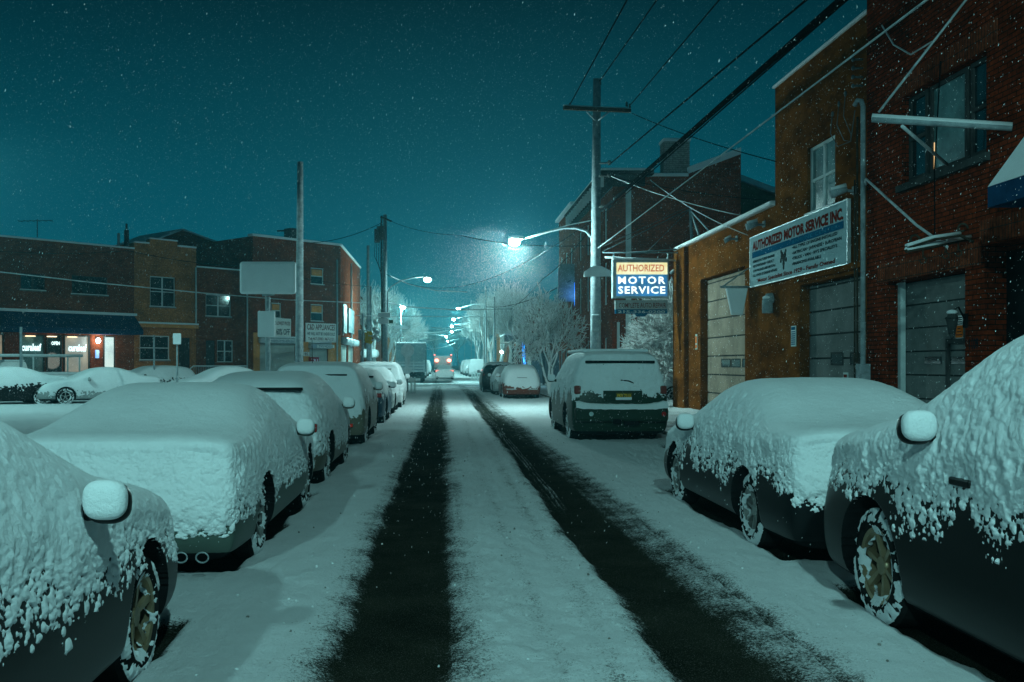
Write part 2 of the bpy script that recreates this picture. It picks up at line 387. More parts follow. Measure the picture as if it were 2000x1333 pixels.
# ------------------------------------------------------------------ ground
g = MB(); g.quad((-700, -60, -.12), (700, -60, -.12), (700, 1200, -.12), (-700, 1200, -.12))
o = g.build('ground', SNOWF); tag(o, kind='structure')
XS = np.concatenate([-np.geomspace(3.95, 75, 60)[::-1], np.arange(-3.9, 4.96, .025)])
ys = [.3]
while ys[-1] < 330: ys.append(ys[-1] + max(.022, ys[-1] * .0085))
YS = np.array(ys)
X, Y = np.meshgrid(XS, YS)
prof = np.array([(-9,0),(-.98,0),(-.84,.10),(-.72,.26),(-.62,.42),(-.55,.86),(-.45,1),(-.12,1),(-.02,.80),(.06,.52),(.18,.30),(.28,.12),(.42,.06),(.50,.14),(.57,.22),(.64,.08),(.74,.05),(.82,.18),(.89,.24),(.96,.10),(1.04,.18),(1.12,.42),(1.22,.9),(1.32,1),(1.62,1),(1.72,.78),(1.88,.62),(2.0,.40),(2.10,.14),(2.25,0),(9,0)])
wob = .05*fbm(Y*.25, 0, 0, 2, 3) + .02*vn(Y*1.3, 0, 0, 5)
drift = np.where(Y > 55, (Y-55)*-.012, 0)
edge = .05*fbm(X*5, Y*2.2, 0, 3, 11) + .02*vn(X*22, Y*14, 0, 12)
bare = np.interp(X - wob - drift + edge, prof[:,0], prof[:,1])
bare = bare * np.clip(1.16 - Y/80, .34, 1) * np.clip(1.0 + .25*fbm(X*1.5, Y*.35, 0, 3, 21), .84, 1)
lines = np.clip(np.sin(X*2*np.pi/.035), -1, 1)
bare = bare + .16*fbm(X*17, Y*.16, 0, 3, 81)*sstep(.1, .4, bare)*(np.abs(X) < 3) - .22*np.abs(vn(X*3+5, Y*.08, 0, 88))*(bare > .5)*(X > 1.55)
bare -= .45*sstep(9, 13, Y)*sstep(40, 20, Y)*sstep(1.22,1.27,X-wob)*sstep(1.42,1.37,X-wob)*(np.sin((X-wob)*2*np.pi/.05) > .2)
# the cross street
cs = sstep(58, 62, Y)*sstep(84, 78, Y); bare = np.maximum(bare, cs*.42*np.clip(.6+fbm(X*.7, Y*.7, 0, 3, 8), 0, 1))
foot = np.zeros_like(X)
for k_, (kind, cx, cy, hd, L, Wd, H) in CARS.items():
    n1 = .10*fbm(X*2.0, Y*2.0, 0, 3, 31)
    dx = np.abs(X - cx) - (Wd/2 - .10); dy = np.abs(Y - cy - .12) - (L/2 - .12)
    dd = np.sqrt(np.maximum(dx, 0)**2 + np.maximum(dy, 0)**2) + np.minimum(np.maximum(dx, dy), 0) + n1
    foot = np.maximum(foot, sstep(.10, -.06, dd))
bare = np.clip(np.maximum(bare, foot), 0, 1)
gut = sstep(12, 14, Y)*sstep(20, 18, Y)*sstep(.55, .2, np.abs(X-4.5+.15*fbm(Y, 0, 0, 2, 4))); bare = np.maximum(bare, gut*.85)
snowh = .055*(1 - sstep(.15, .8, bare)) 
near = np.clip(14/np.maximum(Y, 3), 0, 1)
lump = .016*fbm(X*3, Y*2.5, 0, 3, 41) + .012*np.abs(vn(X*11, Y*8, 0, 43)) + .008*np.abs(vn(X*19, Y*15, 0, 44)) + .005*vn(X*34, Y*26, 0, 45)
churn = np.exp(-((X-.35)/.75)**2)*.045*np.maximum(fbm(X*12, Y*8, 0, 3, 47), -.2) + .03*np.exp(-((X-1.02)/.16)**2)*np.abs(vn(X*20, Y*11, 0, 50))
side = .02*sstep(.5, 0, np.abs(X+1.1)) * np.abs(fbm(X*6, Y*5, 0, 3, 61))
mound = .03*fbm(X*.35, Y*.35, 0, 3, 71)*(np.abs(X) > 4)
Z = snowh*(1+.15*vn(X*1.2, Y*1.0, 0, 9)) + (lump + churn*1.0 + side)*(1-bare)*1.0 + mound + .002*bare*vn(X*50, Y*50, 0, 3)
nx, ny = len(XS), len(YS); idx = np.arange(nx*ny).reshape(ny, nx)
Q = np.stack([idx[:-1,:-1], idx[:-1,1:], idx[1:,1:], idx[1:,:-1]], -1).reshape(-1, 4)
def road_mat():
    m, n, b = newmat('snowy_asphalt')
    at = N(n, 'ShaderNodeAttribute', attribute_name='bare'); z1 = noise(n, 42, 6, .8); z2 = noise(n, 3.0, 4, .65)
    z4 = noise(n, 120, 3, .7)
    def mth(op, a, b_, **k):
        x = N(n, 'ShaderNodeMath', operation=op)
        for q, v in ((0, a), (1, b_)):
            if isinstance(v, (int, float)): x.inputs[q].default_value = v
            else: n.links.new(v, x.inputs[q])
        return x.outputs[0]
    s = mth('ADD', mth('ADD', mth('MULTIPLY', mth('SUBTRACT', z1.outputs[0], .5), 1.35), mth('MULTIPLY', mth('SUBTRACT', z2.outputs[0], .5), .7)), mth('MULTIPLY', mth('SUBTRACT', z4.outputs[0], .5), .9))
    v = mth('ADD', at.outputs['Fac'], s)
    r = N(n, 'ShaderNodeMapRange'); r.interpolation_type = 'SMOOTHSTEP'; n.links.new(v, r.inputs[0]); r.inputs[1].default_value = .16; r.inputs[2].default_value = .60
    zc = noise(n, 1.4, 6, .7); ca = ramp(n, zc.outputs[0], (.3, (.008, .010, .006)), (.7, (.030, .032, .022)))
    z5 = noise(n, 130, 2, .6); spk = ramp(n, z5.outputs[0], (.56, 0), (.72, .12))
    ad = N(n, 'ShaderNodeMix', data_type='RGBA', blend_type='ADD'); ad.inputs[0].default_value = 1
    n.links.new(ca.outputs[0], ad.inputs[6]); n.links.new(spk.outputs[0], ad.inputs[7])
    mx = N(n, 'ShaderNodeMix', data_type='RGBA'); n.links.new(r.outputs[0], mx.inputs[0])
    cs_ = ramp(n, z2.outputs[0], (.3, (.70, .73, .75)), (.7, (.80, .83, .85)))
    n.links.new(cs_.outputs[0], mx.inputs[6]); n.links.new(ad.outputs[2], mx.inputs[7]); n.links.new(mx.outputs[2], b.inputs['Base Color'])
    rr = N(n, 'ShaderNodeMapRange'); n.links.new(r.outputs[0], rr.inputs[0]); rr.inputs[3].default_value = .65; rr.inputs[4].default_value = .62
    n.links.new(rr.outputs[0], b.inputs['Roughness']); b.inputs['Specular IOR Level'].default_value = 0.0
    u = bump(n, b, noise(n, 30, 6, .75).outputs[0], .9, .03); bump(n, b, noise(n, 150, 3, .7).outputs[0], .8, .008, u)
    return m
ROAD = road_mat()
me = np_mesh('road', np.stack([X, Y, Z], -1).reshape(-1, 3), Q, [ROAD], attrs={'bare': bare.ravel()})
o = link('road', me); tag(o, kind='structure')
# pavement on the right, with its kerb
xs = np.arange(4.96, 16.0, .06); yy = [-8.]
while yy[-1] < 62: yy.append(yy[-1] + max(.05, abs(yy[-1])*.006))
yy = np.array(yy); X2, Y2 = np.meshgrid(xs, yy)
Z2 = .15 + .035*fbm(X2*1.2, Y2*1.2, 0, 4, 3) + .01*np.abs(vn(X2*9, Y2*9, 0, 5)) - .14*sstep(5.06, 4.97, X2)
b2 = np.clip(.55*sstep(.5, .9, 1-np.abs(X2-5.3)) * sstep(13, 16, Y2)*sstep(24, 20, Y2)+.25*(fbm(X2*1.6, Y2*1.6, 0, 3, 6) > .15), 0, 1)
idx = np.arange(X2.size).reshape(X2.shape)
Q = np.stack([idx[:-1,:-1], idx[:-1,1:], idx[1:,1:], idx[1:,:-1]], -1).reshape(-1, 4)
o = link('sidewalk', np_mesh('sidewalk', np.stack([X2, Y2, Z2], -1).reshape(-1, 3), Q, [ROAD], attrs={'bare': b2.ravel()})); tag(o, kind='structure')
g = MB(); g.box(4.86, 4.955, -8, 62, -.1, .10); o = g.build('kerb', M['concrete'], bev=.01); tag(o, kind='structure')
# pavement at the left, along the diagonal row of shops
LW = Wall((-24.9, 56), (.682, .731), (.731, -.682))
g = MB(); LW.box(g, -30, 22.5, -.1, .14, 0, 3.2); o = g.build('sidewalk', SNOWF, bev=.03); tag(o, kind='structure')
g = MB(); g.box(-8.2, -3.95, 74.6, 330, -.1, .13); o = g.build('sidewalk', SNOWF, bev=.03); tag(o, kind='structure')
g = MB(); g.box(4.9, 9.0, 92, 330, -.1, .13); o = g.build('sidewalk', SNOWF, bev=.03); tag(o, kind='structure')

# ------------------------------------------------------------------ car bodies
# station: y (share of half length), half width share, z row3, w row3 share, z row4, w row4 share  (heights as share of H)
PROFILE = {
 'sedan': dict(st=[(1.00,.80,.42,.80,.47,.62),(.93,.93,.50,.90,.545,.72),(.62,.99,.60,.95,.645,.78),(.40,1,.63,.96,.70,.78),
                   (.10,1,.655,.96,.965,.69),(-.14,1,.665,.96,1.0,.69),(-.40,1,.67,.96,.965,.68),(-.70,1,.69,.96,.745,.80),(-.93,.98,.695,.95,.735,.83),(-.985,.955,.685,.92,.72,.81),(-1.0,.93,.67,.89,.70,.78)],
               cabin=(3, 7), front=(-.05,.02,.05,-.02,-.12), rear=(.08,-.05,-.06,.02,.05), wheels=(.595,-.575)),
 'hatch': dict(st=[(1.00,.82,.45,.82,.50,.64),(.92,.94,.53,.91,.58,.74),(.64,.99,.60,.95,.66,.78),(.44,1,.63,.96,.71,.78),
                   (.12,1,.65,.96,.955,.68),(-.14,1,.66,.96,1.0,.68),(-.50,1,.67,.96,.99,.68),(-.80,.98,.675,.95,.945,.66),(-.97,.93,.66,.90,.86,.63)],
               cabin=(3, 8), front=(-.05,.02,.05,-.02,-.12), rear=(.05,-.08,-.10,-.02,.16), wheels=(.62,-.60)),
 'suv': dict(st=[(1.00,.86,.47,.85,.52,.70),(.93,.96,.55,.93,.595,.78),(.66,1,.60,.96,.65,.82),(.46,1,.62,.97,.70,.82),
                   (.20,1,.63,.98,.945,.75),(-.05,1,.635,.98,.99,.79),(-.45,1,.64,.98,1.0,.79),(-.82,1,.645,.975,.985,.785),(-.935,.985,.645,.965,.965,.775),(-.975,.97,.64,.95,.945,.76)],
               cabin=(3, 9), front=(-.04,.02,.04,-.02,-.12), rear=(.04,-.07,-.09,-.03,.08), wheels=(.60,-.585)),
}
CX = (-1, -.55, 0, .55, 1)
def car_cage(kind, L, Wd, H):
    P = PROFILE[kind]; S = P['st']; n = len(S); hw = Wd/2*1.03; hl = L/2*1.02
    idx, V, Fc, T = {}, [], [], []
    def pos(i, k, j):
        y, ws, z3, w3, z4, w4 = S[i]; y *= hl; dz = 0
        ww = [ws*.92, ws*1.0, ws*1.01, ws*w3, w4 if i not in (0, n-1) else w4][k]*hw
        zz = [.17/H, .27/H + .02, .27/H+.02 + (z3-.27/H-.02)*.55, z3, z4][k]*H*1.015
        if i == n-1: y += P['rear'][k]
        if i == 0: y += P['front'][k]
        x = CX[j]
        if k == 4: zz += .02*(1 - abs(x)**2)
        if i in (0, n-1): y += (.07 if i == 0 else -.06)*(1 - x*x)
        return (x*ww, y, zz)
    def vid(i, k, j):
        if (i, k, j) not in idx: idx[(i, k, j)] = len(V); V.append(pos(i, k, j))
        return idx[(i, k, j)]
    c0, c1 = P['cabin']
    def add(f, t): Fc.append(f); T.append(t)
    for i in range(n-1):
        for k in range(4):
            t = 1 if (k == 3 and c0 <= i < c1) else 0
            add([vid(i,k,0), vid(i,k+1,0), vid(i+1,k+1,0), vid(i+1,k,0)], t*2)         # left side (x<0)
            add([vid(i,k,4), vid(i+1,k,4), vid(i+1,k+1,4), vid(i,k+1,4)], t*3)
        for j in range(4):
            t = 0
            if i == c0: t = 1
            if kind == 'sedan' and i == 6: t = 4
            add([vid(i,4,j), vid(i,4,j+1), vid(i+1,4,j+1), vid(i+1,4,j)], t)
            add([vid(i,0,j), vid(i+1,0,j), vid(i+1,0,j+1), vid(i,0,j+1)], 0)
    for k in range(4):
        for j in range(4):
            add([vid(0,k,j), vid(0,k,j+1), vid(0,k+1,j+1), vid(0,k+1,j)], 0)
            add([vid(n-1,k,j), vid(n-1,k+1,j), vid(n-1,k+1,j+1), vid(n-1,k,j+1)], 4 if (k == 3 and kind != 'sedan') else 0)
    return V, Fc, T, P
def subdiv(V, Fc, T, lev):
    me = bpy.data.meshes.new('cage'); me.from_pydata(V, [], [f[::-1] for f in Fc])
    for k in range(6): me.materials.append(M['black'])
    me.polygons.foreach_set('material_index', T)
    o = bpy.data.objects.new('cage', me); COL.objects.link(o); md = o.modifiers.new('s', 'SUBSURF'); md.levels = lev; md.render_levels = lev
    dg = bpy.context.evaluated_depsgraph_get(); dg.update(); m2 = bpy.data.meshes.new_from_object(o.evaluated_get(dg))
    nv, nf = len(m2.vertices), len(m2.polygons)
    v = np.empty(nv*3, np.float32); m2.vertices.foreach_get('co', v)
    nn = np.empty(nv*3, np.float32); m2.vertex_normals.foreach_get('vector', nn)
    q = np.empty(nf*4, np.int32); m2.loops.foreach_get('vertex_index', q)
    mi = np.empty(nf, np.int32); m2.polygons.foreach_get('material_index', mi)
    bpy.data.objects.remove(o); bpy.data.meshes.remove(me); bpy.data.meshes.remove(m2)
    return v.reshape(-1,3).astype(float), nn.reshape(-1,3).astype(float), q.reshape(-1,4), mi
def submesh(name, V, q, keep, m, smooth=True):
    q = q[keep]; u, inv = np.unique(q.ravel(), return_inverse=True)
    return np_mesh(name, V[u], inv.reshape(-1, 4), m, smooth)
PAINT = {}
def paint(name, col):
    m = mat('paint_'+name, col, .36, 0, .12, 3, .08, 60, spec=.14); PAINT[name] = m; return m
for nm, c in dict(graphite=(.012,.014,.014), greenish=(.07,.10,.085), tan=(.13,.12,.09), blue=(.03,.07,.11), white=(.8,.8,.8), black=(.006,.007,.007), forest=(.016,.036,.024), red=(.15,.035,.02), silver=(.28,.31,.31), night=(.008,.010,.011)).items(): paint(nm, c)
def wheel(par, x, y, r, sgn, rimm, spokes=5, hi=True, snow=True, wd=.21):
    n = 40 if hi else 18; mb = MB(); prof = [(.0,.62),(.02,.70),(0,.86),(-.015,.96),(-.04,1.0),(-wd+.04,1.0),(-wd,.9),(-wd,.6)]
    for a in range(n):
        for (p, q) in zip(prof, prof[1:]):
            t0, t1 = 2*math.pi*a/n, 2*math.pi*(a+1)/n
            f = lambda pr, t: (x + sgn*pr[0], y + r*pr[1]*math.cos(t), r + r*pr[1]*math.sin(t))
            mb.quad(f(p,t0), f(q,t0), f(q,t1), f(p,t1), True) if sgn > 0 else mb.quad(f(p,t1), f(q,t1), f(q,t0), f(p,t0), True)
    off = Vector((0,0,0)); o = mb.build('wheel', M['rubber'], par, off=off)
    rm = MB(); c = lambda t, rr, dx=0: (x + sgn*dx, y + rr*math.cos(t), r + rr*math.sin(t))
    ro, ri = r*.64, r*.57
    for a in range(n):
        t0, t1 = 2*math.pi*a/n, 2*math.pi*(a+1)/n
        for A, B, da, db in ((ro, ri, .004, -.004), (ri, ri, -.004, -.09)):
            p = [c(t0,A,da), c(t1,A,da), c(t1,B,db), c(t0,B,db)]
            rm.quad(*(p if sgn < 0 else p[::-1]), True)
    for k in range(spokes):
        t = 2*math.pi*k/spokes + .3; dt0 = .36*5/spokes*.55; dt1 = .20*5/spokes*.6
        p = [c(t-dt0*1.6, r*.12, -.03), c(t+dt0*1.6, r*.12, -.03), c(t+dt1, ri, -.012), c(t-dt1, ri, -.012)]
        pb = [c(t-dt0*1.6, r*.12, -.07), c(t+dt0*1.6, r*.12, -.07), c(t+dt1, ri, -.05), c(t-dt1, ri, -.05)]
        for a_, b_ in ((0,1),(1,2),(2,3),(3,0)): rm.quad(p[a_], p[b_], pb[b_], pb[a_]); 
        rm.quad(*p)
    rm.tube([c(0,0,-.075), c(0,0,-.022)], r*.15, 14)
    rm.build('rim', rimm, o, off=off)
    dk = MB(); dk.tube([c(0,0,-.16), c(0,0,-.10)], ri*1.0, n); dk.build('brake_disc', M['black'], o, off=off)
    if snow and hi:
        nn, nr = 220, 16; T_, Q_ = np.meshgrid(np.arange(nn)*2*np.pi/nn, np.linspace(0, 1, nr), indexing='ij'); rr = .50 + .46*Q_
        tt = .030*np.sin(np.pi*np.clip((Q_-.12)/.88, 0, 1))**.6
        nz = fbm(np.cos(T_)*rr*7 + y, np.sin(T_)*rr*7, x, 3, 3); n2 = vn(np.cos(T_)*rr*24, np.sin(T_)*rr*24, x, 4)
        h = tt*(.75 + .3*n2) - .034*np.clip(nz*1.5 + .12 + .2*np.sin(T_) + .9*(Q_ < .3)*(nz*2+.3), 0, 1.2) - .003
        V = np.stack([x + sgn*(h-.004), y + r*rr*np.cos(T_), r + r*rr*np.sin(T_)], -1).reshape(-1, 3)
        I_ = np.arange(nn*nr).reshape(nn, nr); J_ = np.roll(I_, -1, 0); Fq = np.stack([I_[:,:-1], J_[:,:-1], J_[:,1:], I_[:,1:]], -1).reshape(-1, 4)
        if sgn > 0: Fq = Fq[:, ::-1]
        link('wheel_snow', np_mesh('wheel_snow', V, Fq, [SNOW]), o)
    return o
def make_car(name, label, cat, kind, L, Wd, H, col, lev=4, zs=.62, zb=.40, spokes=5, rimm='alloy', T=(.035,.075), seed=1, group=None, wheel_r=.33, mirrors=(1,-1), wins=True, streak=1.0, clumps=0, front_low=.6, rough=1.0, hi=None):
    root = thing(name, label, cat, (0,0,0), 0, group)
    hi = lev >= 5 if hi is None else hi
    V, Fc, TT, P = car_cage(kind, L, Wd, H); V, NN, q, mi = subdiv(V, Fc, TT, lev)
    hw = Wd/2; hl = L/2; Ra = wheel_r*1.17; step = .5/2**lev
    recess = np.zeros(len(V), bool)
    for wy in P['wheels']:
        wy *= hl
        dy = V[:,1]-wy; dz = V[:,2]-wheel_r*1.0; d = np.hypot(dy, np.maximum(dz, -9)); s = (np.abs(V[:,0]) > hw*.62) & (V[:,2] < H*.62) 
        ins = s & (d < Ra) ; snap = s & (d >= Ra) & (d < Ra + step*1.0)
        k = Ra/np.maximum(d, 1e-4)
        V[snap,1] = wy + dy[snap]*k[snap]; V[snap,2] = wheel_r + dz[snap]*k[snap]
        V[ins,0] = np.sign(V[ins,0])*np.minimum(np.abs(V[ins,0]), hw - .27); recess |= ins
    fr = recess[q].all(1)
    # panel gaps on the sides: doors
    gm = np.zeros(len(q), np.int32); gm[fr | recess[q].any(1)] = 1
    fc = V[q].mean(1); gm[(fc[:,2] < .24)] = 1
    body = np_mesh('body', V, q, [PAINT[col], M['black']], True, gm); link('body', body, root)
    if wins:
        for t, nme in ((1,'windshield'), (2,'side_window'), (3,'side_window'), (4,'rear_window')):
            keep = (mi == t)
            if not keep.any(): continue
            f2 = V[q].mean(1); nrm = NN[q].mean(1)
            if t in (2, 3): keep &= (f2[:,2] > H*.685) & (f2[:,2] < H*.925) & (np.abs(nrm[:,2]) < .75)
            if t == 1: keep &= (f2[:,2] > H*.715) & (f2[:,2] < H*.94)
            if t == 4: keep &= (f2[:,2] > H*.70) & (f2[:,2] < H*.90) & (np.abs(f2[:,0]) < hw*.74)
            if t in (2,3):
                for yp in (.02*hl, -.48*hl): keep &= np.abs(f2[:,1]-yp) > .045
            if keep.any(): link(nme, submesh(nme, V + NN*.004, q, keep, [M['glass']]), root)
    # the snow lying on it and plastered to it
    nx_, ny_, nz_ = NN.T; x, y, z = V.T
    wu = np.clip(nz_, 0, 1)**2; wd_ = np.clip(-nz_, 0, 1)**2; wb = np.clip(-ny_, 0, 1)**2; wf = np.clip(ny_, 0, 1)**2; ws = nx_**2
    ss = np.clip((z - zs)/.34, -1.3, 1.0); sb = np.clip((z - zb)/.14, -1.6, 1.2); sf = np.clip((z-front_low)/.2, -1.3, .6)
    sc = wu*2.6 + wb*sb + ws*ss + wf*sf - wd_*2
    n1 = fbm(x*3.2, y*3.2, z*2.4, 3, seed); n2 = fbm(x*16, y*16, z*12, 3, seed+9); n3 = vn(x*38, y*38, z*32, seed+17)
    sc2 = sc + (1-wu)*(.55*n1*streak + 1.0*n2*rough + .5*n3*rough)
    T0 = T[0] + (T[1]-T[0])*sstep(.25, .8, nz_)
    m_ = wu < .72; h1 = np.zeros(len(V)); h2 = np.zeros(len(V)); ss_ = sc + (1-wu)*.55*n1*streak + (1-wu)*.25*n2
    if lev >= 5:
        h1[m_] = clump(x[m_], y[m_], z[m_], 29 if lev == 6 else 21, ss_[m_], seed, .55*rough); h2[m_] = clump(x[m_], y[m_], z[m_], 62 if lev == 6 else 34, ss_[m_]-.08, seed+3, .6*rough)
        cov = np.maximum(h1, h2); fill = sstep(.10, 1.0, ss_)
        th = np.where((cov > .18) | (fill > .12), T0*fill*.9 + (.017*h1*(.55+.6*sstep(-.5,.5,n2)) + .009*h2)*(1-.55*sstep(.2, .8, wu))*(1-.45*fill) + fill*.012*n2 - .003, -.02)
        th = np.where(m_, th, T0)
        bl = sstep(.50, .72, wu); th = np.where(m_ & (wu > .5), th*(1-bl) + (T0 + .0)*bl, th)
        sc2 = np.where(th > 0, 1, -1)
        if mirrors:
            sd = mirrors[0] if len(mirrors) == 1 else 1; hide = (x*sd < -hw*.45) & (nx_*sd < -.75)
    else:
        th = np.where(sc2 > 0, .002 + T0*sstep(-.1, 1.5, sc2), -.02); hide = np.zeros(len(V), bool)
    th += (sc2 > 0)*wu*(.010*fbm(x*2.2, y*2.2, z, 2, seed+33) + .0025*vn(x*20, y*20, z*20, seed+37))
    ext = V + NN*th[:,None]
    wr = np.zeros(len(V), bool)
    keep = (th[q] > -.015).any(1) & ~recess[q].any(1) & (fc[:,2] > .2)
    if lev >= 5 and mirrors: keep &= ~hide[q].any(1)
    link('snow_cover', submesh('snow_cover', ext, q, keep, [SNOW if lev >= 4 else SNOWF]), root)
    if clumps:
        cr_ = np.random.default_rng(seed); fs = sc2[q].mean(1); fw = (1-wu)[q].mean(1); fth = th[q].mean(1)
        pr_ = np.exp(-((fs-.15)/.45)**2)*fw*(fc[:,2] > .3)*~recess[q].any(1)*(fc[:,2] > .3) + .06*fw*(fs > .3)
        vis = (V[:,0] > -.2) if 1 in mirrors else (V[:,0] < .2)
        pr_ = pr_*vis[q].any(1); pr_ /= pr_.sum(); nc = clumps; pick = cr_.choice(len(q), nc, p=pr_)
        cen = V[q[pick]].mean(1) + NN[q[pick]].mean(1)*(np.maximum(fth[pick], 0)+.002)[:,None] + cr_.normal(0, .006, (nc, 3)); rad = cr_.uniform(.35, 1, nc)**1.6*.0095
        t_ = (1+5**.5)/2; iv = np.array([(-1,t_,0),(1,t_,0),(-1,-t_,0),(1,-t_,0),(0,-1,t_),(0,1,t_),(0,-1,-t_),(0,1,-t_),(t_,0,-1),(t_,0,1),(-t_,0,-1),(-t_,0,1)])/1.902
        it = np.array([(0,11,5),(0,5,1),(0,1,7),(0,7,10),(0,10,11),(1,5,9),(5,11,4),(11,10,2),(10,7,6),(7,1,8),(3,9,4),(3,4,2),(3,2,6),(3,6,8),(3,8,9),(4,9,5),(2,4,11),(6,2,10),(8,6,7),(9,8,1)])
        CV = (cen[:,None,:] + iv[None]*rad[:,None,None]*cr_.uniform(.75, 1.25, (nc, 12, 1))).reshape(-1, 3); CF = (it[None] + (np.arange(nc)*12)[:,None,None]).reshape(-1, 3)
        co_ = link('snow_clumps', np_mesh('snow_clumps', CV, CF, [SNOW]), root); co_['kind'] = 'stuff'
    for s in (1, -1):
        for wy in P['wheels']:
            wheel(root, s*(hw - .035), wy*hl, wheel_r, s, M[rimm], spokes, hi)
    ym = PROFILE[kind]['st'][3][0]*hl - .42; zm = H*.675
    for s in mirrors:
        mb = MB(); mb.ball((s*(hw+.09), ym, zm+.06), .094, .062, .086, 20, 12, .75); mb.tube([(s*(hw-.10), ym+.02, zm), (s*(hw+.05), ym, zm+.02)], .03, 8)
        m_ = mb.build('wing_mirror', PAINT[col], root, off=Vector((0,0,0)))
        mb = MB(); mb.ball((s*(hw+.09), ym-.040, zm+.078), .090, .050, .082, 30, 18, .72); mb.build('mirror_snow', SNOW if lev >= 4 else SNOWF, m_, off=Vector((0,0,0)))
    return root
def part(root, name, mb, m, bev=0): return mb.build(name, m, root, bev, off=Vector((0,0,0)))
def tails(root, kind, L, Wd, H, z=None, m='tail'):
    z = z or H*.56
    for s in (1, -1):
        mb = MB(); x0, x1 = sorted((s*(Wd/2-.26), s*(Wd/2-.07))); mb.box(x0, x1, -L/2-.02, -L/2+.12, z-.05, z+.06); part(root, 'tail_light', mb, M[m], .02)

# ================================================================== RIGHT SIDE BUILDINGS
RW = Wall((8.27, 0), (-.0077, 1), (-1, -.0077))
def opx(W, x0, x1, ytop, ybot, ref=None):   # opening seen between two photo columns and rows -> (s0, s1, z0, z1)
    a, b = sorted((W.s(x0), W.s(x1))); xr = ref or (x0+x1)/2
    return [a, b, W.z(xr, ybot), W.z(xr, ytop)]
# --- ochre garage: low part and tall part are one building
g1 = [RW.s(1455), RW.s(1368), .15, RW.z(1387, 541)]       # left garage opening
g2 = [RW.s(1690), RW.s(1562), .15, 3.38]
sl = [RW.s(1511), RW.s(1490), .15, RW.z(1500, 664)]       # the dark narrow doorway
wn = opx(RW, 1577, 1631, 278, 412, 1600)
sA, sB, sC = RW.s(1697), RW.s(1514), RW.s(1323)           # brick | tall | low | end
zt, zl = 8.3, 5.45
och = thing('garage_building', 'ochre rendered motor garage with two roll-up doors and a taller end with one window', 'garage', RW.pt(sB, .15))
m_ = MB()
facade(m_, RW, sA, sB, .1, zt, [g2, sl, wn], .30); facade(m_, RW, sB, sC, .1, zl, [g1], .30)
mass(m_, RW, sA, sB, .1, zt, 9, -.31); mass(m_, RW, sB+.004, sC, .1, zl, 9, -.31)
for a, z0, z1 in ((sB, zl, zt), (sC, .1, zl)):           # end walls turned to the far side, plus the visible return to the street
    fq(m_, RW, RW.pt(a, z0), RW.pt(a, z1), RW.pt(a, z1, -.32), RW.pt(a, z0, -.32), RW.d)
fq(m_, RW, RW.pt(sA, zt), RW.pt(sB, zt), RW.pt(sB, zt, -.32), RW.pt(sA, zt, -.32), Vector((0,0,1)))
fq(m_, RW, RW.pt(sB, zl), RW.pt(sC, zl), RW.pt(sC, zl, -.32), RW.pt(sB, zl, -.32), Vector((0,0,1)))
m_.build('wall', M['ochre'], och)
m_ = MB(); RW.box(m_, sC-1.5, sC, .12, zl-.02, .002, .16); m_.build('corner_pier', M['ochre'], och, bev=.03)
m_ = MB();  RW.box(m_, sA+.02, g2[0]-.02, .12, 3.45, .002, .07); RW.box(m_, sA+.02, g2[1]+.15, 3.46, 3.60, .002, .07); m_.build('door_surround', M['ochre'], och, bev=.02)
m_ = MB(); RW.box(m_, sB, sC+.1, zl+.002, zl+.13, -.5, .14); m_.build('coping_snow', SNOW, och, bev=.05)
m_ = MB(); RW.box(m_, sA, sB+.05, zt+.002, zt+.07, -.5, .06); m_.build('roof_edge_snow', SNOW, och, bev=.02)
wds = [[RW.s(x+16), RW.s(x), RW.z(x+8, 716), RW.z(x+8, 703)] for x in (1396, 1415, 1436)]
shutter(och, RW, g1[0]+.02, g1[1]-.02, .16, g1[3]-.02, 'door', .56, -.26, windows=wds)
wds = [[RW.s(x+21), RW.s(x), RW.z(x+10, 711), RW.z(x+10, 691)] for x in (1605, 1642, 1681)]
wds[2][0] = g2[0]+.05
shutter(och, RW, g2[0]+.02, g2[1]-.02, .16, g2[3]-.02, 'door2', .52, -.26, windows=wds)
m_ = MB(); RW.box(m_, sl[0]+.01, sl[1]-.01, .16, sl[3]-.01, -.28, -.24); m_.build('door', M['darkframe'], och)
window(och, RW, *wn, cols=2, rows=2, o=-.12, fr=.07, gm='curtain')
# painted conduit and pipes at the join
pp = thing('conduit_pipe', 'tall dark conduit running down the ochre wall beside the brick house', 'pipe', RW.pt(sA+.32, .2, .1))
m_ = MB(); m_.tube([RW.pt(sA+.38, 6.4, .06), RW.pt(sA+.38, .6, .06)], .022, 8); m_.tube([RW.pt(sA+.50, 5.2, .06), RW.pt(sA+.50, 1.0, .06)], .018, 8); m_.build('pipe', M['wood'], pp)
dp = thing('service_mast', 'pale electrical service mast with hooked weatherhead between garage and brick house', 'service mast', RW.pt(sA-.05, .2, .1))
m_ = MB(); m_.tube([RW.pt(sA-.02, 1.35, .12), RW.pt(sA-.02, 6.50, .12), RW.pt(sA+.03, 6.62, .13), RW.pt(sA+.13, 6.66, .16), RW.pt(sA+.22, 6.58, .18)], .045, 10); m_.build('mast', M['pole'], dp)
m_ = MB(); m_.tube([RW.pt(sA-.02, 2.4, .12), RW.pt(sA-.02, 1.45, .12)], .05, 8); RW.box(m_, sA-.16, sA+.12, 1.15, 1.6, .0, .2); m_.build('meter_box', M['pole'], dp, bev=.01)
for k in range(4):
    m_ = MB(); z = 7.0 + .0*k - .17*k; m_.tube([RW.pt(sA+.15, z+.45, .05), RW.pt(sA+.15, z+.45, .22)], .02, 6); m_.ball(RW.pt(sA+.15, z+.45, .24), .035, .035, .045, 10, 6); m_.build('insulator', M['darkmetal'], dp)
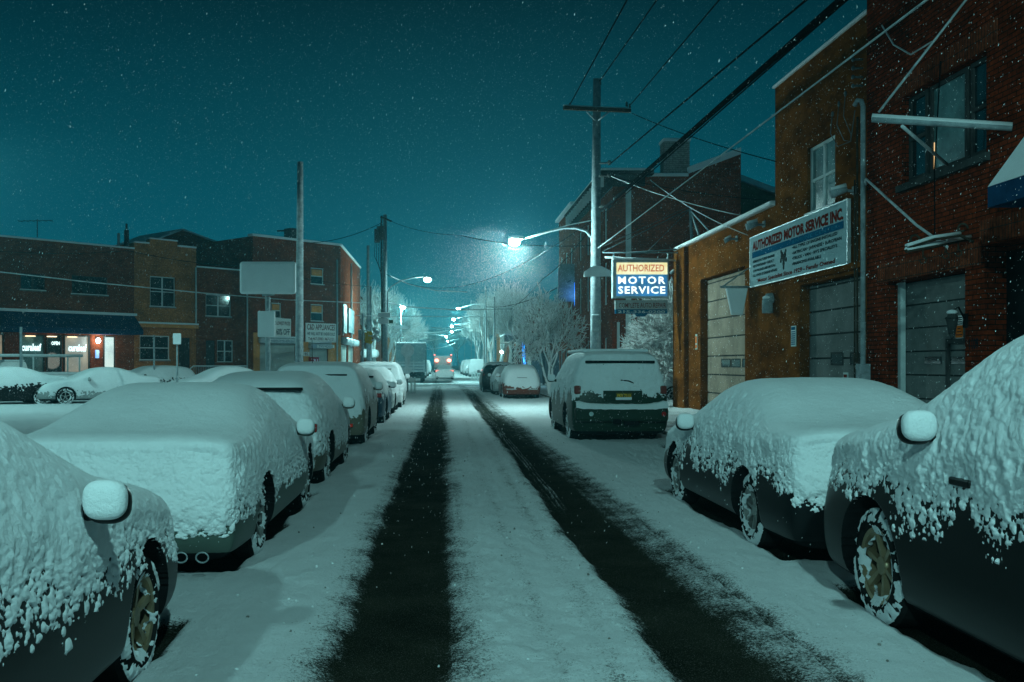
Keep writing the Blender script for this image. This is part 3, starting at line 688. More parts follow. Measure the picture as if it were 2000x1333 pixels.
for k in range(3):
    m_ = MB(); a = sA + .55 + .32*k; p0 = RW.pt(a, 6.9-.12*k, .22); m_.tube([p0, RW.pt(a-.05, 6.45-.1*k, .28), RW.pt(a-.25, 6.05-.05*k, .22), RW.pt(sA+.5, 5.95, .14), RW.pt(sA+.25, 6.5, .16)], .009, 6); m_.ball(p0, .028, .028, .06, 8, 6); m_.build('service_loop', M['darkmetal'], dp)
# security lamps on the ochre wall, vents, notices
def wall_lamp(px, py, label, r=.085, L=.28):
    s = RW.s(px); z = RW.z(px, py); t = thing('floodlight', label, 'floodlight', RW.pt(s, z-.1, .0), group='unlit floodlights on the garage wall')
    m_ = MB(); m_.tube([RW.pt(s, z, 0), RW.pt(s+.02, z+.02, .2)], .03, 8); RW.box(m_, s-.08, s+.08, z-.06, z+.10, 0, .03); m_.build('bracket', M['pole'], t)
    m_ = MB(); m_.tube([RW.pt(s+.0, z+.04, .16), RW.pt(s+.06, z-.05, .16+L)], r*.7, 12, r*1.1); m_.build('lamp_head', M['pole'], t)
    m_ = MB(); m_.tube([RW.pt(s-.02, z+.04+r, .18), RW.pt(s+.06, z-.05+r*1.2, .14+L)], r*.5, 8); m_.build('head_snow', SNOW, t)
wall_lamp(1493, 440, 'snowy can floodlight above the left end of the big white wall sign')
wall_lamp(1440, 468, 'small can floodlight over the left roll-up door', .06, .18)
wall_lamp(1670, 374, 'floodlight under the upstairs window at the garage right edge', .08, .3)
wall_lamp(1326, 532, 'little round lamp on the garage far corner', .05, .12)
cn = thing('wall_canister', 'snow capped round vent pipe on the ochre wall between the doors', 'vent', RW.pt(RW.s(1510), 2.9, .1))
s = RW.s(1510); m_ = MB(); m_.tube([RW.pt(s, RW.z(1510, 612), .14), RW.pt(s, RW.z(1510, 588), .14), RW.pt(s, RW.z(1510, 583), .10), RW.pt(s, RW.z(1510, 582), .02)], .13, 14); m_.build('vent_pipe', M['pole'], cn)
m_ = MB(); m_.ball(RW.pt(s, RW.z(1510, 582), .13), .13, .13, .06, 14, 8); m_.build('snow_cap', SNOW, cn)
# snow-filled hanging lantern cone beside left door: old bracket sign plastered with snow
hb = thing('hanging_basket_sign', 'snow plastered tapering sign hung from a bracket beside the left roll-up door', 'hanging sign', RW.pt(RW.s(1470), RW.z(1470, 620), .3))
a0 = RW.s(1462); zz = RW.z(1462, 561)
m_ = MB(); m_.tube([RW.pt(a0, zz, 0), RW.pt(a0, zz, .75)], .03, 8); m_.tube([RW.pt(a0, zz+.5, 0), RW.pt(a0, zz, .7)], .02, 6); m_.build('bracket', M['pole'], hb)
m_ = MB(); zb_ = RW.z(1450, 618)
m_.hexa([RW.pt(a0-.05, zb_, .16), RW.pt(a0+.05, zb_, .16), RW.pt(a0+.05, zb_, .46), RW.pt(a0-.05, zb_, .46), RW.pt(a0-.07, zz-.03, .03), RW.pt(a0+.07, zz-.03, .03), RW.pt(a0+.07, zz-.03, .60), RW.pt(a0-.07, zz-.03, .60)])
m_.build('sign_panel', SNOWF, hb, bev=.03)
def notice(px, py0, py1, w_, label, bands, txt=None):
    s = RW.s(px); z0, z1 = RW.z(px, py1), RW.z(px, py0); m_ = MB(); RW.box(m_, s-w_/2, s+w_/2, z0, z1, .002, .02)
    t = thing('notice', label, 'notice', RW.pt(s, z0, .0)); m_.build('panel', M['signwhite'], t)
    m_ = MB()
    for f0, f1, mm in bands: RW.box(m_, s-w_/2+.03, s+w_/2-.03, z0+(z1-z0)*f0, z0+(z1-z0)*f1, .021, .025)
    m_.build('print', M[bands[0][2]], t)
notice(1551, 637, 677, .30, 'white and blue paper notice between the narrow doorway and the right roll-up door', [(.08+.1*k, .14+.1*k, 'signblue') for k in range(7)]+[(.80,.95,'signblue')])
notice(1361, 653, 683, .22, 'small pale notice on the garage corner pier', [(.1,.3,'orange'), (.4,.85,'orange')])
notice(1653, 728, 747, .22, 'small white sticker low on the right roll-up door', [(.2,.8,'red_text')])
# the big wall sign
bs0, bs1 = RW.s(1663), RW.s(1471.5); bz0, bz1 = 3.60, 4.86
bsg = thing('wall_sign', 'long white motor service sign with maroon capitals and lists on the ochre wall', 'sign', RW.pt((bs0+bs1)/2, bz0, .1))
m_ = MB(); RW.box(m_, bs0, bs1, bz0, bz1, .03, .08); m_.build('panel', mat('gloss_sign', (.34, .47, .50), .6, 0, .04, 1, 0, spec=.08), bsg)
m_ = MB(); 
for x0, x1, y0, y1 in ((bs0-.02, bs0, bz0-.02, bz1+.02), (bs1, bs1+.02, bz0-.02, bz1+.02), (bs0, bs1, bz1, bz1+.02), (bs0, bs1, bz0-.02, bz0)): RW.box(m_, x0, x1, y0, y1, .02, .092)
m_.build('edge_frame', M['metal'], bsg)
Ls = bs1 - bs0; rt = -RW.d; up = Vector((0,0,1)); U = lambda u, v: RW.pt(bs1 - u*Ls, bz0 + v*(bz1-bz0), .08)
m_ = MB(); put_text(m_, 'AUTHORIZED MOTOR SERVICE INC.', U(.5, .725), rt, up, RW.n, .225, Ls*.94, bold=.05); 
put_text(m_, '*Motor Specialist Since 1929 - Family Owned', U(.49, .055), rt, up, RW.n, .095, Ls*.82, bold=.03); m_.build('lettering', M['red_text'], bsg)
m_ = MB(); RW.box(m_, bs0+Ls*.03, bs1-Ls*.03, bz0+.60*1.26-.035, bz0+.60*1.26+.115, .082, .092); m_.build('blue_band', M['signblue'], bsg)
m_ = MB(); put_text(m_, 'ENGINE CENTER', RW.pt(bs1-.72*Ls, bz0+.60*1.26, .092), rt, up, RW.n, .08, Ls*.42, out=.004, spacing=1.2); m_.build('band_lettering', mat('band_letter', (.03,.20,.30), .5, bs=0), bsg)
m_ = MB()
for k, t in enumerate(('REMANUFACTURED ENGINES', 'RECONDITIONED • REBUILT', 'LOW MILEAGE USED MOTORS', 'ALL KINDS OF ENGINE REPAIRS')): put_text(m_, '•'+t, U(.035, .47-.095*k), rt, up, RW.n, .062, Ls*(.27, .26, .28, .30)[k], 'LEFT', .03)
for k, t in enumerate(('ALL TYPES OF ENGINE INSTALLED', 'AMERICAN • JAPANESE • EUROPEAN', "TRUCK • VAN • RV'S SPECIALISTS", 'FINANCING AVAILABLE')): put_text(m_, '•'+t, U(.50, .50-.10*k), rt, up, RW.n, .068, Ls*(.42, .455, .42, .28)[k], 'LEFT', .03)
m_.build('list_lettering', M['blk_text'], bsg)
m_ = MB(); c = lambda u, v: U(.405+u*.5, .33+v*.9)
for (u, v, r_) in ((0,.06,.10),(.05,.13,.08),(-.06,.13,.09),(.09,.02,.06),(-.10,.03,.06),(0,-.05,.075),(.0,-.13,.055),(.08,.20,.05),(-.09,.21,.05)):
    p = c(u*.6, v); m_.ball(p, .012, r_, r_, 12, 8)
m_.build('engine_emblem', M['darkframe'], bsg)

# --- brick house on the near right
bd = [RW.s(1890), RW.s(1736), .15, 3.08]; bdk = [RW.s(2095), RW.s(1928), .15, RW.z(1928, 480)]
bw = [RW.s(1932), RW.s(1767), 4.75, 6.28]
sD = 6.0
bh = thing('brick_house', 'tall red brick house with a triple upstairs window and a grey folding door', 'house', RW.pt(15, .15))
m_ = MB(); facade(m_, RW, sD, sA-.004, .1, 8.75, [bd, bdk, bw], .34, o=.04); mass(m_, RW, sD, sA-.004, .1, 8.75, 9, -.31); fq(m_, RW, RW.pt(sA-.004, .1, .04), RW.pt(sA-.004, 8.75, .04), RW.pt(sA-.004, 8.75, -.31), RW.pt(sA-.004, .1, -.31), RW.d); m_.build('wall', M['brick_red'], bh)
soldier = brick('soldier_brick', (.26, .055, .022), (.18, .04, .018), (.07, .04, .03)); 
for n_ in soldier.node_tree.nodes:
    if n_.type == 'TEX_BRICK': n_.inputs['Brick Width'].default_value = .078; n_.inputs['Row Height'].default_value = .24; n_.offset = 0
m_ = MB(); RW.box(m_, bw[0]-.3, bw[1]+.25, 6.29, 6.66, .042, .062); m_.build('window_lintel', soldier, bh)
m_ = MB(); RW.box(m_, bd[0]-.5, bd[1]+.35, 3.09, 3.44, .042, .062); RW.box(m_, bdk[0]+.1, bdk[1]+.1, bdk[3]+.02, bdk[3]+.38, .042, .062); m_.build('door_lintel', soldier, bh)
m_ = MB(); RW.box(m_, bw[0]-.1, bw[1]+.1, 4.62, 4.74, .03, .12); m_.build('sill', M['darkframe'], bh)
m_ = MB(); RW.box(m_, sD, sA, 8.751, 8.83, -.4, .1); m_.build('roof_edge_snow', SNOW, bh, bev=.02)
# triple window: narrow, wide, narrow
sp_ = [bw[0], RW.s(1886), RW.s(1808), bw[1]]
for k in range(3):
    f = window(bh, RW, sp_[k]+.05, sp_[k+1]-.05, 4.78, 6.25, 1, 1 if k == 1 else 2, 'darkframe', 'curtain' if k == 1 else 'glass', .07, -.10, False)
m_ = MB(); RW.box(m_, sp_[2]-.14, sp_[2]-.10, 4.86, 5.30, -.083, -.078); o = m_.build('blind_gap', M['lamp_warm'], bh)
m_ = MB(); RW.box(m_, bw[0], bw[1], 4.76, 6.28, -.30, -.25); m_.build('window_blind', M['door2'], bh)
# folding door with wicket
m_ = MB(); z = .16; a, b = bd[0]+.02, bd[1]-.02
for k in range(7): z2 = .16 + (3.06-.16)*(k+1)/7; RW.box(m_, a, b, z+.014, z2-.014, -.30, -.26); z = z2
fd = m_.build('garage_door', M['door2'], bh); m_ = MB(); RW.box(m_, a, b, .16, 3.06, -.33, -.285); m_.build('door_backing', M['darkframe'], fd)
wk = [RW.s(1872), RW.s(1826), .18, RW.z(1845, 671)]
m_ = MB(); 
for x0, x1, y0, y1 in ((wk[0]-.07, wk[0], wk[2], wk[3]), (wk[1], wk[1]+.07, wk[2], wk[3]), (wk[0]-.07, wk[1]+.07, wk[3], wk[3]+.08)): RW.box(m_, x0, x1, y0, y1, -.255, -.21)
m_.build('wicket_frame', M['darkframe'], fd)
m_ = MB(); RW.box(m_, wk[0]+.03, wk[1]-.03, RW.z(1850, 711), RW.z(1850, 697), -.258, -.24); RW.box(m_, RW.s(1809), RW.s(1779), RW.z(1795, 711), RW.z(1795, 697), -.258, -.24); m_.build('door_window', M['glass'], fd)
m_ = MB(); RW.box(m_, bd[1]-.12, bd[1]-.01, .16, 3.07, -.25, -.16); m_.build('door_jamb', M['frame'], fd)
ps = thing('poster', 'white and orange poster taped to the grey folding door', 'poster', RW.pt(RW.s(1844), 1.8, -.2))
s = RW.s(1844); z0, z1 = RW.z(1844, 666), RW.z(1844, 617)
m_ = MB(); RW.box(m_, s-.12, s+.12, z0, z1, -.256, -.25); m_.build('sheet', M['signwhite'], ps)
m_ = MB(); RW.box(m_, s-.115, s+.115, z0+.05, z0+.25, -.249, -.246); 
m_.build('orange_block', M['orange'], ps)
m_ = MB()
for k in range(4): RW.box(m_, s-.08, s+.08, z1-.04-.035*k, z1-.022-.035*k, -.249, -.246)
for k in range(3): RW.box(m_, s-.09+.03*k, s+.09-.02*k, z0+.09+.05*k, z0+.105+.05*k, -.2455, -.243)
m_.build('print', M['blk_text'], ps)
m_ = MB(); RW.box(m_, bdk[0], bdk[1], .16, bdk[3]-.1, -.33, -.29); m_.build('shop_door', M['black'], bh)
m_ = MB(); put_text(m_, '1109', RW.pt(RW.s(1908), RW.z(1908, 682), .04), rt, up, RW.n, .17, .26, bold=.02, out=.01); t_ = solo('house_number', m_, M['blk_text'], 'black house number 1109 on the brick pier by the folding door', 'house number', RW.pt(RW.s(1908), RW.z(1908, 682), .04))
# carriage lantern
cl = thing('wall_lantern', 'black carriage lantern on the brick pier right of the folding door', 'wall lantern', RW.pt(RW.s(1892), RW.z(1892, 642), .0))
s = RW.s(1892); zc = RW.z(1892, 628)
m_ = MB(); RW.box(m_, s-.05, s+.05, zc-.1, zc+.12, .04, .07); m_.tube([RW.pt(s, zc+.05, .07), RW.pt(s, zc+.22, .16), RW.pt(s, zc+.16, .26)], .015, 6); m_.build('arm', M['black'], cl)
m_ = MB(); m_.tube([RW.pt(s, zc-.20, .26), RW.pt(s, zc+.04, .26)], .05, 8, .095); m_.tube([RW.pt(s, zc+.04, .26), RW.pt(s, zc+.17, .26)], .11, 8, .02); m_.tube([RW.pt(s, zc-.27, .26), RW.pt(s, zc-.20, .26)], .015, 8, .05); m_.build('lantern_body', M['darkframe'], cl)
m_ = MB(); m_.ball(RW.pt(s, zc+.14, .26), .08, .08, .04, 10, 6); m_.build('snow_cap', SNOW, cl)
# long flag pole bracket and stays
fpx = thing('wall_bracket', 'long snow covered horizontal bar sticking out from the brick wall across the window', 'bracket', PX(1970, 250, 14.2))
tip = Vector((6.55, 15.2, 0)); tip = PX(1703, 233, 15.0); root_ = PX(1985, 250, 14.0); root_ = RW.pt(14.2, PX(1985,250,14.2).z, .04)
m_ = MB(); m_.tube([root_, tip], .05, 10); m_.build('bar', M['pole'], fpx)
m_ = MB(); m_.tube([root_ + Vector((0,0,.03)), tip + Vector((0,0,.035))], .05, 8); m_.build('bar_snow', SNOW, fpx)
m_ = MB(); m_.tube([tip + Vector((.1,0,.1)), RW.pt(14.0, 7.7, .04)], .018, 6); m_.tube([PX(1762, 247, 14.8), RW.pt(16.0, PX(1900, 322, 16).z, .04)], .025, 8); m_.build('stay', M['wire_snow'], fpx)
# wrought iron scroll bracket
wb = thing('scroll_bracket', 'wrought iron scroll bracket loaded with snow above the grey folding door', 'bracket', RW.pt(15.2, 3.4, .1))
A_, B_ = RW.pt(15.3, 3.52, .04), PX(1770, 491, 14.6)
def ln(*p, r=.02, n=8): m_.tube(list(p), r, n)
m_ = MB(); ln(A_, B_, r=.028); C_ = RW.pt(15.3, 4.05, .04); D_ = PX(1875, 460, 14.9); ln(B_ + Vector((0,0,.05)), (B_+D_)/2 + Vector((0,0,.06)), D_, D_ + Vector((.2,0,-.1)), r=.026)
for cpt, r0 in ((B_.lerp(A_, .12) + Vector((0,0,.14)), .085), (B_.lerp(A_, .86) + Vector((0,0,.18)), .09)):
    ln(*[cpt + Vector((math.cos(t)*r0*(1-t/9), 0, math.sin(t)*r0*(1-t/9))) for t in np.linspace(0, 5.6, 16)], r=.018, n=6)
for f in (.25, .6, .8): p = B_.lerp(A_, f); ln(p, p - Vector((0,0,.14)), r=.012, n=6); ln(*[p - Vector((math.cos(t)*.05, 0, .18+math.sin(t)*.05)) for t in np.linspace(0, 5, 9)], r=.01, n=5)
m_.build('ironwork', M['wood'], wb)
m_ = MB(); ln(A_ + Vector((0,0,.03)), B_ + Vector((0,0,.03)), r=.032); ln(B_ + Vector((0,0,.08)), (B_+D_)/2 + Vector((0,0,.09)), D_ + Vector((0,0,.03)), r=.028); m_.build('snow_ridge', SNOW, wb)
def wire(label, pts, r=.012, m='wire', cat='wire', name='power_line', group='overhead wires along the street', sag=0.0):
    P_ = []
    for a, b in zip(pts, pts[1:]):
        a, b = Vector(a), Vector(b)
        for k in range(12): f = k/12; P_.append(a.lerp(b, f) - Vector((0,0,4*sag*f*(1-f))))
    P_.append(Vector(pts[-1])); m_ = MB(); m_.tube(P_, r, 6)
    return solo(name, m_, M[m], label, cat, P_[0], group)
wire('snowy loose cable dropping from the brick wall corner to the scroll bracket', [RW.pt(sA-.1, RW.z(1703, 360), .1), RW.pt(RW.s(1712), RW.z(1712, 350), .2), PX(1790, 440, 15.8), PX(1850, 483, 15.0)], .022, 'wire_snow', 'cable', 'loose_cable', 'cables on the brick house')
wire('thin cable hanging straight down beside the triple window', [RW.pt(RW.s(1874), RW.z(1874, 120), .3), RW.pt(RW.s(1862), RW.z(1862, 330), .3), RW.pt(RW.s(1850), RW.z(1850, 470), .2)], .010, 'wire', 'cable', 'loose_cable', 'cables on the brick house')
wire('drooping snowy cable high on the brick wall above the window', [RW.pt(RW.s(1733), RW.z(1733, 50), .1), RW.pt(RW.s(1762), RW.z(1762, 88), .15), RW.pt(RW.s(1802), RW.z(1802, 107), .2), RW.pt(RW.s(1850), RW.z(1850, 82), .25)], .014, 'wire_snow', 'cable', 'loose_cable', 'cables on the brick house')
# shop awning, far right
aw = thing('shop_awning', 'navy shop awning with white lettering and snow on its slope at the right edge', 'awning', RW.pt(12.0, 2.9, .5))
Y0 = 12.7; ax0 = (1929-VX)/F*Y0; z1a = PX(1929, 366, Y0).z; z0a = PX(1929, 406, Y0).z; xw = RW.pt(Y0, 0, .05).x
ztop = PX(2000, 268, Y0).z; ztw = z1a + (ztop - z1a) * (xw-ax0)/((2000-VX)/F*Y0 - ax0)
m_ = MB(); m_.hexa([(ax0, Y0, z0a), (xw, Y0, z0a), (xw, Y0-3.5, z0a), (ax0, Y0-3.5, z0a), (ax0, Y0, z1a), (xw, Y0, z1a), (xw, Y0-3.5, z1a), (ax0, Y0-3.5, z1a)]); m_.build('valance', M['bluecloth'], aw)
y1_ = Y0-3.5
m_ = MB(); A, B, C_ = Vector((ax0, Y0, z1a+.004)), Vector((xw, Y0, z1a+.004)), Vector((xw, Y0, ztw)); A2, B2, C2 = [p - Vector((0,3.5,0)) for p in (A, B, C_)]
m_.poly([A, C_, B]); m_.poly([A2, B2, C2]); m_.quad(A, A2, C2, C_); m_.quad(B, C_, C2, B2); m_.quad(A, B, B2, A2); m_.build('canopy', SNOW, aw)
m_ = MB(); put_text(m_, '800 Washington Ave', (ax0+.12, y1_, z0a+.07), (1,0,0), (0,0,1), (0,-1,0), .14, 1.3, 'LEFT', .01, .01)
m_.build('lettering', M['green_text'], aw)

# --- wires, pole and the hanging lit sign
UP = thing('utility_pole', 'tall snow streaked utility pole with a short crossarm beside the lit sign', 'utility pole', (5.22, 34, .15))
px_ = 5.22
m_ = MB(); m_.tube([(px_, 34, .15), (px_, 34, 6), PX(1166, 155, 34)], .20, 16, .13); m_.build('pole', M['pole'], UP)
cl_, cr_ = PX(1100, 211, 33.8), PX(1232, 217, 33.8)
m_ = MB(); d_ = (cr_-cl_).normalized(); 
m_.hexa([cl_+Vector((0,-.06,-.06)), cr_+Vector((0,-.06,-.06)), cr_+Vector((0,.06,-.06)), cl_+Vector((0,.06,-.06)), cl_+Vector((0,-.06,.06)), cr_+Vector((0,-.06,.06)), cr_+Vector((0,.06,.06)), cl_+Vector((0,.06,.06))]); m_.build('crossarm', M['wood'], UP)
m_ = MB(); m_.tube([PX(1145, 218, 33.7), PX(1163, 236, 33.8)], .025, 6); m_.tube([PX(1190, 219, 33.7), PX(1168, 236, 33.8)], .025, 6); m_.build('brace', M['pole'], UP)
m_ = MB(); m_.hexa([cl_+Vector((0,-.06,.062)), cr_+Vector((0,-.06,.062)), cr_+Vector((0,.06,.062)), cl_+Vector((0,.06,.062)), cl_+Vector((0,-.03,.10)), cr_+Vector((0,-.03,.10)), cr_+Vector((0,.03,.10)), cl_+Vector((0,.03,.10))]); m_.build('arm_snow', SNOW, UP)
for p in (PX(1113, 205, 33.8), PX(1230, 207, 33.8), PX(1224, 203, 33.8), PX(1172, 160, 33.9)):
    m_ = MB(); m_.tube([p - Vector((0,0,.10)), p + Vector((0,0,.06))], .045, 8, .03); m_.build('insulator', M['darkframe'], UP)
for py in (320, 345, 405):
    m_ = MB(); m_.tube([PX(1170, py, 33.8), PX(1192, py-2, 33.7)], .03, 6); m_.ball(PX(1190, py-2, 33.7), .07, .07, .09, 8, 6); m_.build('wire_clamp', M['darkframe'], UP)
m_ = MB(); b0 = PX(1163, 632, 33.8); m_.box(b0.x-.17, b0.x+.13, 33.6, 33.85, PX(0, 650, 34).z, PX(0, 615, 34).z); m_.build('equipment_box', M['pole'], UP, bev=.05)
sgn = thing('one_way_sign', 'flat hexagonal street sign plastered white with snow on the utility pole', 'street sign', PX(1165, 545, 33.7))
m_ = MB(); pts = [PX(x, y, 33.72) for x, y in ((1140,541),(1193,540),(1194,530),(1175,520),(1157,520),(1141,531))]
i = len(m_.v); m_.v += pts + [p + Vector((0,.05,0)) for p in pts]; m_.f += [tuple(range(i,i+6)), tuple(reversed(range(i+6,i+12)))] + [(i+k, i+6+k, i+6+(k+1)%6, i+(k+1)%6) for k in range(6)]; m_.sm += [False]*8
m_.build('sign_plate', SNOW, sgn)
# street lamp on that pole
def street_lamp(label, pts, headp, Y, r=.035, lens='lens', watts=None, group='street lamps over the roadway', head_d=(-1, 0), hs=1.0, col=TEAL):
    t = thing('street_lamp', label, 'street lamp', pts[0], group=group)
    m_ = MB(); m_.tube(pts, r, 10, r*.7); m_.build('lamp_arm', M['pole'], t)
    hx, hy = head_d; h = Vector(headp); m_ = MB(); m_.ball(h, .34*hs, .15*hs, .085*hs, 18, 10, .8); m_.build('lamp_head', M['pole'], t)
    m_ = MB(); m_.ball(h + Vector((0,0,.06*hs)), .32*hs, .13*hs, .07*hs, 16, 8, .8); m_.build('head_snow', SNOWF, t)
    m_ = MB(); k_ = 1.4 if lens == 'lens' else 1.7; m_.ball(h - Vector((.06*hs,0,.09*hs*k_)), .17*hs*k_, .14*hs*k_, .12*hs*k_, 14, 8); m_.build('lamp_lens', M[lens], t)
    if watts: lamp_light(h - Vector((.05,0,.32)), watts, col, .12, 165)
    return t
bez = [PX(x, y, 34) for x, y in ((1157,640),(1157,560),(1158,490),(1156,465),(1145,452),(1125,446),(1100,446),(1075,452),(1050,459),(1022,467))]
street_lamp('brightly lit street lamp on a long curved arm over the road', bez[2:], PX(1008, 467, 34), 34, .05, hs=.85)
wire('snowy stay wire holding the curved lamp arm to the utility pole', [PX(1160, 430, 34), PX(1110, 440, 34), PX(1060, 455, 34)], .02, 'wire_snow', 'stay wire', 'stay_wire', None)
def pw(label, a, b, Yb=9, r=.012, m='wire', sag=0.0, Ya=33.8):
    A, B = PX(*a, Ya), PX(*b, Yb); C = A + (B-A)*((Ya+6)/(Ya-Yb)); return wire(label, [A, C], r, m, sag=sag)
def backwire(label, a, b, r, m='wire', sag=.0, Ya=33.8):   # runs back over the photographer parallel to the street
    A = PX(*a, Ya)
    # choose the far end so that the line passes through photo point b at height of the top edge
    best = None
    for Yb in np.linspace(8, 28, 81):
        B = PX(*b, Yb); zz = B.z - A.z
        if best is None or abs(zz) < best[0]: best = (abs(zz), Yb)
    B = PX(*b, best[1]); C = A + (B-A)*((Ya+7)/(Ya-best[1])); wire(label, [A, C], r, m, sag=sag)
backwire('thin wire running back from the left end of the crossarm', (1113, 205), (1225, 0), .020)
backwire('thin wire running back from the very top of the utility pole', (1172, 158), (1283, 0), .020)
backwire('thin wire running back from the right end of the crossarm', (1230, 207), (1405, 0), .020)
backwire('medium wire sagging back from just under the crossarm level', (1192, 320), (1575, 0), .024)
backwire('thickest cable bundle sweeping from pole to top edge', (1175, 412), (1642, 0), .060)
backwire('slim wire following just under the thickest cable bundle', (1178, 418), (1655, 0), .016)
backwire('lowest snowy wire running back from beside the lit sign', (1168, 485), (1810, 0), .014, 'wire_snow')
wire('wire falling from the crossarm to the tall ochre wall', [PX(1235, 222, 33.8), RW.pt(RW.s(1520), PX(1520, 316, RW.s(1520)).z, .05)], .014, sag=.1)
wire('snowy service wire from the pole down to the low ochre roof', [PX(1190, 343, 33.8), RW.pt(RW.s(1455), PX(1455, 422, RW.s(1455)).z, .05)], .013, 'wire_snow', sag=.12)
wire('twisted snowy service wire reaching the left end of the big wall sign', [PX(1270, 352, 34.5), RW.pt(RW.s(1468), RW.z(1468, 460), .1)], .013, 'wire_snow', sag=.15)
wire('thin wire crossing in front of the red brick party wall', [PX(1190, 345, 33.9), PX(1500, 392, 36)], .012, 'wire', sag=.1)
# long gantry of rods that holds the lit sign
SY = 33.3
gf = thing('sign_bracket', 'snow lined steel bars and stays holding the lit sign off the garage corner', 'bracket', RW.pt(sC-.3, 5.2, .2))
apex = PX(1348, 408, SY+.6)
m_ = MB(); m_.tube([PX(1177, 494, SY), PX(1332, 494, SY)], .022, 8); m_.tube([PX(1225, 494, SY), PX(1352, 485, SY+.4)], .022, 8)
m_.tube([PX(1348, 408, SY+.6), PX(1351, 470, SY+.6)], .05, 8); m_.tube([PX(1349, 412, SY+.6), PX(1366, 462, SY+.2)], .04, 8); m_.tube([PX(1349, 412, SY+.6), PX(1385, 452, SY-1.2)], .025, 8)
m_.build('bars', M['dimmetal'], gf)
m_ = MB(); m_.tube([PX(1177, 492, SY), apex], .012, 6); m_.tube([PX(1264, 492, SY), apex], .010, 6); m_.tube([PX(1171, 485, SY), apex + Vector((0,.1,.1))], .009, 6); m_.build('stays', M['darkmetal'], gf)
m_ = MB(); m_.tube([PX(1182, 503, SY+.2), PX(1325, 509, SY+.3)], .035, 8); m_.build('conduit_snow', SNOW, gf)
LS = thing('lit_sign', 'glowing white and blue motor service box sign hanging over the pavement', 'sign', PX(1250, 583, SY))
def P2(x, y, o=0): v = PX(x, y, SY); v.y -= o; return v
def pbox(mb, x0, x1, y0, y1, o0, o1, Y=None):
    Y = Y or SY; a, b = PX(x0, y1, Y), PX(x1, y0, Y); mb.box(a.x, b.x, Y-o1, Y-o0, a.z, b.z); return mb
pbox((m_ := MB()), 1196, 1305, 508.5, 582.5, -.22, .10); m_.build('cabinet', M['metal'], LS, bev=.01)
pbox((m_ := MB()), 1203, 1302, 514, 537, .101, .112); m_.build('upper_panel', M['cream_lit'], LS)
pbox((m_ := MB()), 1203, 1302, 537.3, 579, .101, .112); m_.build('lower_panel', M['blue_lit'], LS)
q = F/SY
m_ = MB(); put_text(m_, 'AUTHORIZED', P2(1250.5, 531, .112), (1,0,0), (0,0,1), (0,-1,0), 13.5/q, 91/q, bold=.02, out=.008); m_.build('orange_lettering', M['orange_lit'], LS)
m_ = MB(); put_text(m_, 'MOTOR', P2(1252, 555, .112), (1,0,0), (0,0,1), (0,-1,0), 14/q, 92/q, bold=.022, out=.008, spacing=1.25); put_text(m_, 'SERVICE', P2(1252, 574, .112), (1,0,0), (0,0,1), (0,-1,0), 14/q, 92/q, bold=.025, out=.008, spacing=1.15); m_.build('white_lettering', M['white_lit'], LS)
m_ = MB()
for x in (1198, 1304): pbox(m_, x, x+2.5, 495, 509, -.1, 0)
m_.build('hanger', M['pole'], LS)
pbox((m_ := MB()), 1196, 1305, 506, 509, -.2, .1); m_.build('top_snow', SNOW, LS, bev=.02)
LS2 = thing('auto_repair_panel', 'grey unlit auto repair and phone number panel under the glowing sign', 'sign', PX(1250, 613, SY))
pbox((m_ := MB()), 1201, 1303, 587, 604.5, -.05, .06); m_.build('upper_panel', mat('grey_sign', (.34, .38, .38), .6, 0, .15, 3, .2), LS2)
pbox((m_ := MB()), 1201, 1303, 604.7, 613, -.05, .06); a = PX(1252, 613, SY); 
m_.hexa([(a.x-.12, SY-.055, a.z-.1), (a.x+.12, SY-.055, a.z-.1), (a.x+.12, SY+.045, a.z-.1), (a.x-.12, SY+.045, a.z-.1), (a.x-.22, SY-.055, a.z-.002), (a.x+.22, SY-.055, a.z-.002), (a.x+.22, SY+.045, a.z-.002), (a.x-.22, SY+.045, a.z-.002)]); m_.build('lower_panel', M['signblue'], LS2)
m_ = MB(); put_text(m_, 'COMPLETE AUTO REPAIR', P2(1254, 590.5+11, .06), (1,0,0), (0,0,1), (0,-1,0), 9.5/q, 92/q, bold=.01); m_.build('lettering', M['red_text'], LS2)
m_ = MB(); put_text(m_, '215-336-0200', P2(1252, 612, .06), (1,0,0), (0,0,1), (0,-1,0), 5.2/q, 92/q, bold=.02); m_.build('phone_number', M['green_text'], LS2)

# --- red brick corner building beyond the lot
CW = Wall((8.0, 47), (1, 0), (0, -1)); SW = Wall((8.0, 47), (0, 1), (-1, 0))
rb = thing('corner_building', 'three storey red brick building with bracketed cornice and snowy parapet behind the lit sign', 'building', (8, 47, .1))
zc = CW.z(1200, 345); s1 = CW.s(1447)
cw = [[CW.s(1195+x)+0, CW.s(1195+x)+.34, .15, CW.z(1205, 632)] for x in (8, 26)]
m_ = MB(); facade(m_, CW, 0, s1, .1, zc, [], .15)
a = CW.s(1345)
z1_, z2_ = CW.z(1345, 328), CW.z(1447, 290)
m_.poly([CW.pt(a, zc-.02), CW.pt(s1, zc-.02), CW.pt(s1, z2_), CW.pt(a, z1_)]) ; m_.poly([CW.pt(a, z1_, -.3), CW.pt(s1, z2_, -.3), CW.pt(s1, zc-.02, -.3), CW.pt(a, zc-.02, -.3)])
so = [[s_, s_+.85, zz, zz+hh] for s_ in (1.6, 4.6, 7.6, 10.6) for zz, hh in ((.9, 2.0), (4.5, 2.1), (7.6, 1.7))]
facade(m_, SW, 0, 13.5, .1, zc-.5, so, .15); mass(m_, SW, 0, 13.5, .1, zc-.5, s1-.2, -.16)
m_.build('wall', M['brick_far'], rb)
